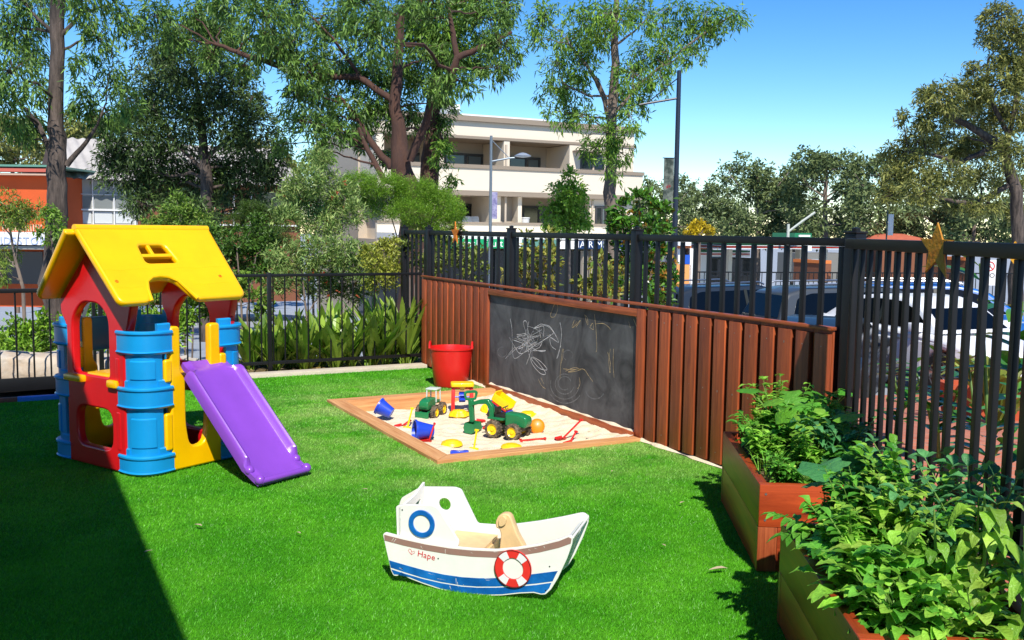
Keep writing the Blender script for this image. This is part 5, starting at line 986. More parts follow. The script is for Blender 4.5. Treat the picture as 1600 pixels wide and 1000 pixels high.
def win(x0, y0, x1, y1, f, bars=1):
    a, z1_ = A.sz(x0, y0, f); b_, z0_ = A.sz(x1, y1, f); z0_ += 2.6; z1_ += 2.6
    w = MB().box((a, f-.03, z0_), (b_, f+.02, z0_+.10)).box((a, f-.03, z1_-.10), (b_, f+.02, z1_)).box((a, f-.03, z0_+.101), (a+.10, f+.02, z1_-.101)).box((b_-.10, f-.03, z0_+.101), (b_, f+.02, z1_-.101)).box((a+(b_-a)*.52, f-.025, z0_+.101), (a+(b_-a)*.52+.10, f+.02, z1_-.101)).build('window', mat('frame_dark', hx('3a3a3a'), .5), AO)
    MB().box((a+.10, f, z0_+.10), (b_-.10, f+.015, z1_-.10)).build('pane', glass, w)
    MB().box((a+(b_-a)*.62, f-.012, z0_+.12), (a+(b_-a)*.93, f-.004, z1_-.12)).build('curtain', mat('curtain', hx('5f6a6a'), .8), w)
for w in ((694, 238, 755, 263, 2.15), (794, 244, 844, 267, 2.15), (600, 236, 660, 262, 2.15), (723, 318, 768, 351, 2.15), (816, 321, 862, 353, 2.15), (907, 240, 944, 268, -.03), (930, 322, 946, 356, -.03)): win(*w)
bx2('awning_blind', TRIM, 904, 948, zz(905, 238), zz(905, 236), -.7, -.01)
MB().box((col_(739), 3, Z_top+2.5), (col_(760), 4.2, Z_top+3.7)).build('air_conditioner', mat('white_paint', hx('e8e8e6'), .5), AO); MB().lathe([(.36, 0), (.36, .05), (.1, .06)], 20, Matrix.Translation((col_(750), 2.99, Z_top+3.1)) @ Matrix.Rotation(pi/2, 4, 'X')).build('fan_grille', mat('grille', hx('5a5a5a'), .5), AO)
MB().box((col_(768), 3.4, Z_top+2.3), (col_(906), 6, Z_top+3.35)).build('roof_screen', MATS['white_paint'], AO)
MB().box((col_(820), -.4, Z_s1+2.4), (col_(830), -.1, Z_s1+2.75)).build('planter_pot', MATS['white_paint'], AO) if 0 else None
# shop level
bx2('awning', MATS['white_paint'], XL, 1000, zz(720, 372), zz(720, 364), -2.6, -.31); bx2('shopfront', glass, XL, XR, zg+.3, zz(720, 392), .5, 2.18)
gs = MATS.setdefault('g', None)
def sign(x0, y0, x1, y1, m_, txt, tc, sz_, f=-2.7, xo=0):
    a, z1_ = A.sz(x0, y0, f); b_, z0_ = A.sz(x1, y1, f); o_ = MB().box((a, f, z0_+2.6), (b_, f+.08, z1_+2.6)).build('shop_sign', m_, AO)
    if txt: MB().text(txt, sz_, .02, Matrix.Translation(((a+b_)/2+xo, f-.012, (z0_+z1_)/2+2.6)) @ RX90, 1.15).build('lettering', tc, o_)
WL = mat('letter_white', hx('f0f0ee'), .5); GR = mat('sign_green', hx('0ea060'), .5)
sign(697, 373, 788, 388, GR, 'fresh fruit', WL, .42, xo=.25); sign(788.3, 373, 815, 388, MATS['white_paint'], '', None, 1); sign(815.5, 375, 870, 388, mat('sign_teal', hx('5f8f80'), .5), '', None, 1)
sign(903, 376, 975, 389, mat('sign_navy', hx('12335e'), .5), 'HAIR MINA', WL, .40, xo=-.3); sign(870.5, 376, 902.5, 389, MATS['white_paint'], '', None, 1)
for x_ in (912, 918, 925): bx2('shop_post', CR2, x_, x_+2, zg, zz(912, 390), -2.4, -2.2)
# ---------- corrugated roof house
Hf = Facade(100, 33, 640, 40); HOo = thing('house', 'two storey house with a grey corrugated roof and white framed windows behind the dark tree', 'house', (Hf.o[0], Hf.o[1], -2.3), math.atan2(Hf.d[1], Hf.d[0]))
BRK = mat('brick_orange', hx('7e4e36'), .9, .12, 20); WHT = MATS['white_paint']; GPAN = mat('panel_grey', hx('a8aaa6'), .7)
def hb_(nm, m_, x0, y0, x1, y1, f, b_):
    q = MB(); Hf.rect(q, x0, y0, x1, y1, f, b_); q.v = [(x, y, z+2.3) for x, y, z in q.v]; return q.build(nm, m_, HOo)
_, zev = Hf.sz(110, 277); _, zrd = Hf.sz(110, 237, 3.2)
hb_('wall', BRK, 100, 276, 470, 470, .2, 7)
hb_('wall', GPAN, 112, 280, 215, 352, .1, .19)
w_ = MB()
for x in (110.5, 143.5, 176.5, 209): Hf.rect(w_, x, 279, x+3.4, 352, .02, .095)
w_.v = [(x, y, z+2.3) for x, y, z in w_.v]; w_.build('window_frame', WHT, HOo)
for y, h_ in ((278, 1.6), (303, 2), (326, 4.2), (350, 3)): hb_('window_rail', WHT, 111, y, 212, y+h_, -.0, .09)
for x in (114.5, 147.5, 180.5): hb_('window_pane', mat('pane_grey', hx('7d8280'), .2), x, 306, x+28, 325, .08, .098); hb_('window_pane', mat('pane_pale', hx('c9ccca'), .4), x, 331, x+28, 349, .08, .098)
for x in (365, 392): hb_('window_frame', WHT, x, 300, x+2, 350, .0, .19)
hb_('window_rail', WHT, 340, 332, 440, 335, .0, .19); hb_('window_rail', WHT, 340, 350, 468, 354, .0, .19); hb_('window_pane', glass, 405, 300, 450, 330, .1, .19)
a, _ = Hf.sz(97, 277); b_, _ = Hf.sz(476, 277); rows = []; n = int((b_-a)/.06)
rows = [[(a+i*.06, -.5, zev+2.3-.05+.035*sin(i*1.05)), (a+i*.06, 3.2, zrd+2.3+.5+.035*sin(i*1.05))] for i in range(n)]; MB().grid(rows).build('roof', mat('corrugated', hx('b3ada6'), .7, .15, 1.5), HOo, 80)
rows = [[(a+i*.06, 3.2, zrd+2.3+.5), (a+i*.06, 7.2, zev+2.3)] for i in range(0, n, 20)]; MB().grid(rows).build('roof', MATS['corrugated'], HOo)
# ---------- orange-brown shop on the left
Of = Facade(-60, 31, 78, 31); OO = thing('shop_building', 'orange-brown shop with a white awning sign behind the left gum', 'shop', (Of.o[0], Of.o[1], -2.2), math.atan2(Of.d[1], Of.d[0]))
def ob_(nm, m_, x0, y0, x1, y1, f, b_, par=OO):
    q = MB(); Of.rect(q, x0, y0, x1, y1, f, b_); q.v = [(x, y, z+2.2) for x, y, z in q.v]; return q.build(nm, m_, par)
ob_('wall', mat('wall_orange', hx('c4521e'), .8, .12, 1.), -60, 272, 82, 480, 0, 6); ob_('roof_edge', mat('green_trim', hx('5d8a78'), .5), -60, 256, 82, 261, -.5, 5); ob_('fascia', mat('red_fascia', hx('b85a48'), .6), -60, 261.2, 82, 269, -.45, -.1); ob_('fascia', mat('tan_fascia', hx('c0a088'), .6), -60, 269.2, 82, 274, -.4, -.0)
aw = ob_('awning', WHT, -60, 362, 71, 383, -1.8, -.01); ob_('soffit', mat('soffit_grey', hx('8c8c88'), .6), -60, 383.3, 70, 390, -1.7, -.01)
tl = MB(); tx_ = Of.sz(34, 377, -1.83); tl.text('KIDSSTORE', .33, .02, Matrix.Translation((tx_[0], -1.815, tx_[1]+2.2)) @ RX90, 1.1).build('lettering', mat('letter_blue', hx('a9b4d6'), .5), aw)
ob_('shop_window', glass, -60, 392, 68, 444, -.05, -.01); ob_('window_post', mat('frame_dark2', hx('6a6a66'), .5), 68, 391, 70, 450, -.2, -.06)
q = MB()
for i in range(16): xx = Of.sz(4+i*4, 355, -.4)[0]; zb = Of.sz(4, 361, -.4)[1]+2.2; q.box((xx, -.42, zb), (xx+.03, -.38, zb+.22))
q.build('railing', mat('rail_tan', hx('c9b090'), .6), aw) if 0 else q.build('railing', mat('rail_tan', hx('c9b090'), .6), OO)
# ---------- petrol station with striped canopies
Sf = Facade(1090, 56, 1310, 60); SO = thing('petrol_station', 'petrol station shop with green, white and red striped canopies', 'petrol station', (Sf.o[0], Sf.o[1], -3.4), math.atan2(Sf.d[1], Sf.d[0]))
def sb2(nm, m_, x0, y0, x1, y1, f, b_, par=SO):
    q = MB(); Sf.rect(q, x0, y0, x1, y1, f, b_); q.v = [(x, y, z+3.4) for x, y, z in q.v]; return q.build(nm, m_, par)
GD_ = mat('stripe_green', hx('0f6b45'), .5); RD_ = mat('stripe_red', hx('c0392b'), .5); ORS = mat('stripe_orange', hx('dd7a3a'), .5)
sb2('wall', WHT, 1068, 378, 1104, 450, 0, 6); sb2('wall', mat('store_dark', hx('4a4440'), .5), 1104.2, 403, 1175, 450, .5, 6); sb2('parapet', WHT, 1068, 374, 1104, 377.6, -.2, 6)
for (y0, y1, m_) in ((391, 394, GD_), (394.1, 396, WHT), (396.1, 398, RD_), (398.1, 401, WHT), (387.5, 388.8, ORS)): sb2('stripe', m_, 1088, y0, 1172, y1, -.6, .4)
for (y0, y1, m_) in ((376, 378.5, WHT), (378.6, 383, GD_), (383.1, 385.2, WHT), (385.3, 387.5, RD_), (387.6, 389.5, WHT)): sb2('stripe', m_, 1132, y0, 1345, y1, -6, -1)
sb2('canopy_roof', WHT, 1132, 373.5, 1345, 375.9, -6.2, 4)
sb2('roof_box', GD_, 1242, 364, 1268, 373, -3, -1); sb2('roof_box', WHT, 1249, 367, 1266, 370, -3.1, -3.01)
for x_ in (1139, 1232, 1250, 1287): sb2('column', mat('column_beige', hx('cfc6b4'), .6), x_, 389.6, x_+(4 if x_ != 1250 else 8), 440, -3.4, -3)
sb2('price_sign', WHT, 1259, 380, 1268, 392, -6.3, -6.1); sb2('door_panel', RD_, 1257, 404, 1261, 428, -3.5, -3.41); sb2('window', glass, 1104.5, 405, 1174, 432, .4, .49); sb2('wall', mat('store_grey', hx('7c7a74'), .6), 1262, 396, 1345, 440, 2, 5); sb2('window', mat('pale_glass', hx('8fb4c0'), .2), 1268, 405, 1284, 425, 1.9, 1.99)
# orange shed and blue panel
q = Facade(1040, 34, 1080, 34); sh = thing('shed', 'small orange hut with a blue panel behind the magnolia shrub', 'hut', (q.o[0], q.o[1], -1.9), math.atan2(q.d[1], q.d[0]))
def sd(nm, m_, x0, y0, x1, y1, f, b_):
    w = MB(); q.rect(w, x0, y0, x1, y1, f, b_); w.v = [(x, y, z+1.9) for x, y, z in w.v]; w.build(nm, m_, sh)
sd('wall', mat('hut_orange', hx('e09a58'), .7), 1046, 413, 1079, 455, 0, 3); sd('wall', mat('hut_blue', hx('1450b8'), .5), 1064, 398, 1078, 412.8, .0, .5); sd('roof', WHT, 1060, 378, 1080, 384, -.3, 3.3); sd('fascia', ORS, 1060, 384.2, 1080, 388, -.2, 3); sd('wall', WHT, 1060, 388.3, 1063.9, 412.8, .0, 3); sd('wall', WHT, 1078.2, 388.3, 1082, 455, .0, 3)
# terracotta roofed house
q = Facade(1360, 62, 1470, 62); th_ = thing('house', 'low house with a terracotta tiled roof beyond the black fence', 'house', (q.o[0], q.o[1], -3.6), math.atan2(q.d[1], q.d[0]))
a, z0_ = q.sz(1366, 378); b_, _ = q.sz(1468, 378); _, z1_ = q.sz(1400, 365); z0_ += 3.6; z1_ += 3.6
MB().add([(a, -.5, z0_), (b_, -.5, z0_), (b_-1.2, 3, z1_), (a+1.2, 3, z1_), (a, 6.5, z0_), (b_, 6.5, z0_)], [(0, 1, 2, 3), (3, 2, 5, 4), (0, 3, 4), (1, 5, 2)]).build('roof', mat('terracotta', hx('c4684a'), .8, .2, 3), th_)
MB().box((a+.4, 0, 0), (b_-.4, 6, z0_-.02)).build('wall', BRK, th_)
q = Facade(1285, 40, 1560, 44); sc_ = thing('hut', 'row of small orange-roofed kiosks beyond the white sedan', 'kiosk', (q.o[0], q.o[1], -2.2), math.atan2(q.d[1], q.d[0]))
for (x0, y0, x1, y1, m_) in ((1289, 407, 1299, 412, ORS), (1290, 412.3, 1298, 440, BRK), (1508, 402, 1520, 407, ORS), (1509, 407.3, 1519, 440, BRK)):
    w = MB(); q.rect(w, x0, y0, x1, y1, 0, 2); w.v = [(x, y, z+2.2) for x, y, z in w.v]; w.build('roof' if m_ is ORS else 'wall', m_, sc_)
# far dark railing along the street
q = Facade(1085, 30, 1600, 32); rl2 = thing('railing', 'dark street railing beyond the parked cars', 'railing', (q.o[0], q.o[1], 0), math.atan2(q.d[1], q.d[0]))
w = MB(); a, z0_ = q.sz(1085, 425); b_, _ = q.sz(1600, 425); n = int((b_-a)/.16)
w.box((a, -.02, z0_-.02), (b_, .02, z0_+.02)); w.build('rail', blk, rl2); w = MB()
for i in range(n): w.box((a+i*.16, -.01, z0_-.95), (a+i*.16+.02, .01, z0_-.021))
w.build('picket_panel', blk, rl2)

# ---------- lamps and poles
GAL = mat('galvanised', hx('7e8a94'), .4, metal=.5); DKP = mat('pole_dark', hx('1c2636'), .4)
def P_(px, py, Y): return at(px, py, Y)
def lamp(label, px0, py0, px1, py1, Y, r, m_):
    b_ = at(px1, py1, Y); z = zt(b_[0], b_[1]); o = thing('street_lamp', label, 'street lamp', (b_[0], b_[1], z)); t_ = at(px0, py0, Y)-np.array([b_[0], b_[1], z]); MB().tube([(0, 0, 0), (0, 0, t_[2]*.5), (0, 0, t_[2])], [r*1.3, r, r*.8], 12).build('pole', m_, o)
    return o, (lambda x, y: at(x, y, Y)-np.array([b_[0]+(at(px1, py1, Y)-at(px0, py0, Y))[0]*0, b_[1], z])), t_
o, f_, t_ = lamp('grey street lamp with a banner in front of the cream balconies', 767, 212, 766, 365, 30, .05, GAL)
x_ = Rh*1.0
MB().tube([(0, 0, t_[2]-1.05*30/30*.75), tuple(Rh*.55+Zv*(t_[2]-.68)), tuple(Rh*.75+Zv*(t_[2]-.66))], .028, 8).tube([(0, 0, t_[2]-.12), tuple(Rh*.55+Zv*(t_[2]-.66))], .014, 6).build('arm', GAL, o)
MB().lathe([(.001, .10), (.10, .08), (.26, .0), (.24, -.03), (.001, -.06)], 20, Matrix.Translation(tuple(Rh*.98+Zv*(t_[2]-.60)))).build('lamp_head', mat('lamp_silver', hx('c4ccd2'), .3, metal=.5), o)
q = MB().box((.04, -.004, t_[2]-2.55), (.21, .004, t_[2]-1.72), Matrix.Rotation(YAW, 4, 'Z')); q.build('banner', mat('banner_pale', hx('b7b4d2'), .8, .25, 5, col2=hx('6a6690')), o)
o, f_, t_ = lamp('tall black pole with a long bracing arm and a dark floral banner', 1059, 110, 1052, 440, 18, .05, DKP)
MB().tube([(0, 0, t_[2]-.50), tuple(-Rh*.72+Zv*(t_[2]-.63))], .02, 8).tube([(0, 0, t_[2]-.12), tuple(-Rh*.58+Zv*(t_[2]-.60))], .012, 6).build('arm', DKP, o)
q = MB().box((-.235, -.004, t_[2]-2.5), (-.05, .004, t_[2]-1.60), Matrix.Rotation(YAW, 4, 'Z')); bn_ = q.build('banner', mat('banner_dark', hx('2f4038'), .8, .5, 7, col2=hx('6a7268')), o)
q = MB(); R5 = random.Random(9)
for i in range(40): a = R5.uniform(0, 2*pi); l_ = R5.uniform(.03, .075); q.add([tuple(Matrix.Rotation(YAW, 4, 'Z') @ Vector((-.14+cos(a)*r_, -.006, t_[2]-2.12+sin(a)*r_*1.2+s_))) for r_, s_ in ((.008, -.004), (l_, 0), (.008, .004))], [(0, 1, 2)])
q.build('flower_print', mat('banner_red', hx('9c2f38'), .8), bn_)
MB().box((-.26, -.012, t_[2]-1.60), (0, .012, t_[2]-1.585), Matrix.Rotation(YAW, 4, 'Z')).build('banner_rod', DKP, o)
o, f_, t_ = lamp('pale street light with an upswept arm beyond the petrol station', 1231, 350, 1231, 375, 50, .09, mat('pole_pale', hx('b9beb4'), .6))
MB().tube([(0, 0, t_[2]-.4), tuple(Rh*.7+Zv*(t_[2]+.15)), tuple(Rh*1.35+Zv*(t_[2]+.62))], .06, 6).build('arm', MATS['pole_pale'], o)
o, f_, t_ = lamp('thin green pole with a white flag left of the star', 1385, 328, 1385, 372, 46, .04, mat('pole_green', hx('2f4a44'), .6))
MB().box((.05, -.01, t_[2]-1.2), (.3, .01, t_[2]-.2), Matrix.Rotation(YAW, 4, 'Z')).build('flag', WHT, o)
# parking sign
b_ = at(1538, 560, 16.5); z = zt(b_[0], b_[1]); o = thing('parking_sign', 'white no parking sign with a red circle beyond the black fence', 'sign', (b_[0], b_[1], z), YAW); tz = at(1538, 406, 16.5)[2]-z; bz = at(1538, 446, 16.5)[2]-z
MB().tube([(0, .03, 0), (0, .03, tz)], .022, 8).build('post', GAL, o); MB().box((-.13, -.006, bz), (.13, .006, tz), None, .003).build('plate', WHT, o)
MB().cut([circ(0, 0, .085, 24), circ(0, 0, .065, 24)], .003, 0, Matrix.Translation((0, -.008, tz-.11)) @ RX90).build('circle_mark', RD_, o); MB().bar((-.05, -.009, tz-.06), (.05, -.009, tz-.16), .003, .016).build('slash_mark', RD_, o); MB().text('NO', .12, .003, Matrix.Translation((0, -.008, tz-.27)) @ RX90).build('lettering', T_DK, o); MB().text('P', .09, .003, Matrix.Translation((0, -.0075, tz-.11)) @ RX90).build('letter', T_DK, o)

# ---------- parked cars
TY = mat('car_tyre', hx('1b1b1b'), .8); RIM = mat('car_rim', hx('b4b8bc'), .3, metal=.9); LRED = mat('tail_red', hx('b0141c'), .2, coat=.5); CG = mat('car_glass', hx('07090b'), .12, spec=.35)
def car(name, label, cat, p, rz, paint, kind='sedan', L_=4.6, Hc=1.45):
    o = thing(name, label, cat, tuple(p), rz, 'cars parked in the street'); W2 = .88; h = Hc/1.45
    if kind == 'sedan':
        body = [(-2.28, .32), (-2.30, .62), (-2.22, .90), (-1.75, .98), (-1.0, .96), (.8, .93), (1.5, .86), (2.1, .72), (2.28, .55), (2.28, .28)]; roof = [(-1.85, .95), (-1.15, 1.36), (-.5, 1.44), (.2, 1.43), (.65, 1.30), (1.25, .92)]; sidew = [(-1.45, .97), (-1.05, 1.31), (-.5, 1.37), (.15, 1.36), (.55, 1.24), (.98, .95)]
    else:
        body = [(-2.30, .35), (-2.32, .80), (-2.25, 1.02), (-1.0, 1.02), (.9, .98), (1.6, .95), (2.15, .82), (2.3, .60), (2.3, .3)]; roof = [(-2.22, 1.0), (-2.0, 1.50), (-1.6, 1.60), (.1, 1.62), (.6, 1.50), (1.35, .97)]; sidew = [(-1.95, 1.03), (-1.8, 1.42), (-1.5, 1.51), (.1, 1.53), (.5, 1.42), (1.05, 1.01)]
    wx = (-1.38, 1.38); low = [(2.28, .28)]
    for c in (wx[1], wx[0]): low += [(c+.40*cos(a), .30+.40*sin(a)) for a in np.linspace(.0, pi, 11)]
    low += [(-2.28, .30)]
    outl = [(x, z) for x, z in body]+low[1:-1]
    v, f = cut_mesh([outl], 2*W2, .07, 3); v = [(x, y, z) for x, y, z in v]; M = RX90
    mb = MB().add(v, f, M); mb.v = [(x, y*(1-.10*max(0, (abs(x)-1.5)/.8)**2)*(1-.04*abs(z-.6)), z) for x, y, z in mb.v]; mb.build('body', paint, o, 30)
    mb = MB().cut([rot_round(roof, .08, 4)], 1.48, .06, RX90, 3); mb.v = [(x, y*(1-.26*max(0, z-.95)/.55), z) for x, y, z in mb.v]; mb.build('roof', paint, o, 30)
    def slope(pt): return [(x, y*(1-.26*max(0, z-.95)/.55), z) for x, y, z in pt]
    for sgn in (-1, 1):
        mb = MB()
        q = MB().cut([rot_round(sidew, .06, 3)], .012, 0, Matrix.Translation((0, sgn*.743, 0)) @ RX90); q.v = slope(q.v); q.build('side_window', CG, o)
        xm = -.25 if kind == 'sedan' else -.35; q = MB().box((xm-.04, sgn*.749, .97), (xm+.04, sgn*.755, roof[2][1]-.06)); q.v = slope(q.v); q.build('pillar', T_DK, o)
        q = MB().box((-1.9, sgn*W2*.985, .50), (1.9, sgn*W2*.992, .52)); q.build('sill_trim', T_DK, o)
        for x_ in (-.9, .3): MB().box((x_, sgn*W2*.98, .78), (x_+.18, sgn*W2*1.01, .81), None, .006).build('door_handle', RIM, o)
        MB().box((.75, sgn*.80, .93), (.93, sgn*1.02, 1.07), None, .03).build('mirror', paint, o)
        for c in wx:
            A_ = Matrix.Translation((c, sgn*.78, .33)) @ Matrix.Rotation(pi/2, 4, 'X'); t2 = MB().lathe([(.21, -.11), (.31, -.11), (.335, -.08), (.335, .08), (.31, .11), (.21, .11)], 30, A_, closed=True).build('wheel', TY, o)
            q = MB().lathe([(.195, -.11), (.215, -.11), (.215, .11), (.195, .11)], 30, A_, closed=True)
            for k in range(10): q.box((-.012, .03, -.02), (.012, .20, .02), A_ @ Matrix.Translation((0, 0, .09*-sgn)) @ Matrix.Rotation(2*pi*k/10, 4, 'Z'))
            q.lathe([(.001, -.03), (.05, -.03), (.05, .03), (.001, .03)], 14, A_ @ Matrix.Translation((0, 0, .09*-sgn))); q.build('rim', RIM, t2)
        MB().box((-2.31 if kind == 'sedan' else -2.33, sgn*.56-.16, .68), (-2.18, sgn*.56+.16, .86), None, .03).build('tail_light', LRED, o); MB().box((2.1, sgn*.6-.17, .55), (2.25, sgn*.6+.17, .68), None, .04).build('headlight', mat('lamp_glass', hx('d9dee2'), .1, coat=.5), o)
        if kind != 'sedan': MB().tube([(-1.7, sgn*.55, 1.63), (-1.6, sgn*.55, 1.67), (.0, sgn*.55, 1.69), (.15, sgn*.55, 1.64)], .018, 6).build('roof_rail', RIM, o)
    a, b_ = roof[0], roof[1]
    for (a, b_, nm) in ((roof[0], roof[1], 'rear_window'), (roof[5], roof[4], 'windscreen')):
        sg = -1 if a[0] < 0 else 1; A1 = (a[0]+(b_[0]-a[0])*.15+sg*.012, a[1]+(b_[1]-a[1])*.15+.008); B1 = (a[0]+(b_[0]-a[0])*.92+sg*.012, a[1]+(b_[1]-a[1])*.92+.008)
        MB().add(slope([(A1[0], -.66, A1[1]), (A1[0], .66, A1[1]), (B1[0], .64, B1[1]), (B1[0], -.64, B1[1])]), [(0, 1, 2, 3)]).build(nm, CG, o)
    MB().box((-2.32, -.26, .45), (-2.30, .26, .58)).build('number_plate', WHT, o)
    o.scale = (L_/4.6, 1, h if kind == 'sedan' else Hc/1.62); return o
def cpaint(n, c): return mat(n, hx(c), .4, coat=.35, metal=.0)
def gp_(px, Y, dz=0): q = at(px, 560, Y); return (q[0], q[1], zt(q[0], q[1])+.01+dz)
q = cf(6.85, 15.9); car('white_sedan', 'white sedan parked beyond the black fence on the right', 'car', (q[0], q[1], -.84), YAW-rad(70), cpaint('paint_white', 'eceeef'), 'sedan', 4.3)
q = at(1350, 500, 18.3); car('grey_wagon', 'grey station wagon with roof rails parked left of the white sedan', 'car', (q[0], q[1], -1.0), YAW+rad(16), cpaint('paint_grey', '3c4146'), 'wagon', 4.7, 1.62)
q = at(1155, 500, 20.5); car('blue_wagon', 'dark blue-grey wagon seen from behind above the chalkboard fence', 'car', (q[0], q[1], -1.12), YAW+rad(28), cpaint('paint_slate', '232b35'), 'wagon', 4.6, 1.62)
q = at(1480, 480, 20.5); car('blue_wagon', 'deep blue wagon parked behind the white sedan', 'car', (q[0], q[1], -1.10), YAW-rad(12), cpaint('paint_blue', '122c58'), 'wagon', 4.8, 1.66)
q = at(1290, 520, 15.2); car('dark_hatchback', 'low dark car partly hidden by the timber fence and corner post', 'car', (q[0], q[1], -1.12), YAW+rad(62), cpaint('paint_black', '1d2226'), 'sedan', 4.2, 1.42)
q = at(1145, 520, 16.4); car('red_car', 'red car just showing over the top of the timber fence', 'car', (q[0], q[1], -1.30), YAW+rad(70), cpaint('paint_red', 'b01822'), 'sedan', 4.2, 1.42)
# ---------- plants and pots behind the right fence
def broad(name, label, p, n, L_, W_, m_, h_, group=None, cat='plant', stems=3, droop=.25, rad_=.35):
    o = thing(name, label, cat, tuple(p), 0, group); mb = MB(); Bs, Ds = [], []
    for s_ in range(stems):
        a = rng.uniform(0, 2*pi); tip = np.array([cos(a)*rad_*.6, sin(a)*rad_*.6, h_*rng.uniform(.75, 1)]); mid = tip*.5+rng.normal(0, .03, 3); mb.tube([(0, 0, 0), mid, tip], [.014, .010, .006], 6)
        for i in range(n//stems):
            t = rng.uniform(.25, 1); b_ = mid*2*t if t < .5 else mid+(tip-mid)*(t-.5)*2; a2 = rng.uniform(0, 2*pi); Bs.append(b_); Ds.append([cos(a2), sin(a2), rng.uniform(.1, .9)])
    mb.build('stem', mat('green_stem', hx('5d7a35'), .6), o); V, F = leaves(np.array(Bs), np.array(Ds), L_*rng.uniform(.7, 1.2, len(Bs)), W_*rng.uniform(.8, 1.2, len(Bs)), seg=5, droop=droop, fold=.12); raw('foliage', V, F, m_, o, True); return o
RUB = leafm('rubber_leaves', '2f6a22', '62a03a', .2, .2)
for (px, py, Y, hh2, lab) in ((1470, 690, 6.8, .95, 'glossy rubber plant standing behind the middle of the black fence'), (1530, 700, 6.4, .8, 'smaller rubber plant behind the fence beside the terracotta trough'), (1400, 650, 7.4, .7, 'young rubber plant behind the fence near the corner post')):
    q = at(px, py, Y); broad('rubber_plant', lab, (q[0], q[1], zt(q[0], q[1])), 34, .20, .09, RUB, hh2, 'rubber plants outside the fence')
q = at(1580, 500, 4.6); broad('tall_plant', 'tall plant with long green leaves and one yellow leaf at the right frame edge', (q[0], q[1], -.06), 26, .34, .10, RUB, 1.72, stems=2, rad_=.25)
o = COL.objects[-1]
V, F = leaves(np.array([[0, 0, 1.52]]), np.array([[.1, .1, 1.]]), .13, .05, seg=5, droop=.1, fold=.3); y_ = raw('yellow_leaf', V, F, mat('leaf_yellow', hx('e0a428'), .4, trans=.3), o.parent if o.parent else o)
q = at(1560, 560, 9.5); strap('palm', 'small arching palm behind the white sedan front wheel', (q[0], q[1], zt(q[0], q[1])), 46, 1.5, .10, leafm('palm_leaves', '6d8430', 'a0a850', .3), .9, 'palm', droop=.45, rise=1.3, fold=.5)
q = gnd(1540, 622, -.2); tr0 = thing('trough', 'terracotta planter trough on the brick paving outside the fence', 'planter trough', (q[0]+.0, q[1], zt(q[0], q[1])), YAW)
tc_ = mat('terracotta_pot', hx('b5532f'), .8, .1, 8); q = MB(); w0, w1 = .40, .46
q.grid([[(-w0, -.16, 0), (w0, -.16, 0), (w0, .16, 0), (-w0, .16, 0)], [(-w1, -.2, .34), (w1, -.2, .34), (w1, .2, .34), (-w1, .2, .34)], [(-w1-.02, -.22, .34), (w1+.02, -.22, .34), (w1+.02, .22, .34), (-w1-.02, .22, .34)], [(-w1-.02, -.22, .40), (w1+.02, -.22, .40), (w1+.02, .22, .40), (-w1-.02, .22, .40)], [(-w1+.03, -.17, .40), (w1-.03, -.17, .40), (w1-.03, .17, .40), (-w1+.03, .17, .40)], [(-w1+.03, -.17, .3), (w1-.03, -.17, .3), (w1-.03, .17, .3), (-w1+.03, .17, .3)]], close_u=True); q.f.append((0, 1, 2, 3)); q.f.append((20, 21, 22, 23)); q.build('trough', tc_, tr0, 20)
# kerb line painted yellow at the road
q0, q1 = at(1330, 620, 12.5), at(1500, 625, 11.8)

# furniture on the lower balcony
for i, (px, lab) in enumerate(((729, 'white chair on the lower balcony, the left one of two'), (741, 'white chair on the lower balcony, the right one of two'))):
    a, z_ = A.sz(px, 352, .9); q = A.o+A.d*a+A.n*.9; o = thing('balcony_chair', lab, 'chair', (q[0], q[1], Z_s1-.62), YAW, 'white chairs on the balcony')
    MB().box((-.24, -.22, .42), (.24, .22, .46), None, .01).build('seat', WHT, o); MB().cut([rot_round([(-.24, .46), (.24, .46), (.20, .98), (-.20, .98)], .08)], .04, .01, Matrix.Translation((0, .22, 0)) @ RX90).build('backrest', WHT, o)
    for x_ in (-.2, .2):
        for y_ in (-.18, .18): MB().box((x_-.02, y_-.02, 0), (x_+.02, y_+.02, .42)).build('leg', WHT, o)
a, z_ = A.sz(820, 350, .5); q = A.o+A.d*a+A.n*.5; tag(MB().lathe([(.001, 0), (.16, 0), (.22, .5), (.24, .5), (.24, .55), (.18, .55), (.17, .5), (.001, .48)], 20, Matrix.Translation((q[0], q[1], Z_s1-.2))).build('plant_pot', WHT), 'round white pot standing on the lower balcony wall ledge', 'plant pot')
for px in (790, 926): a, z_ = A.sz(px, 300, -.05); MB().tube([(a, -.06, .3), (a, -.06, Z_pb+2.3)], .05, 8).build('downpipe', CR2, AO)
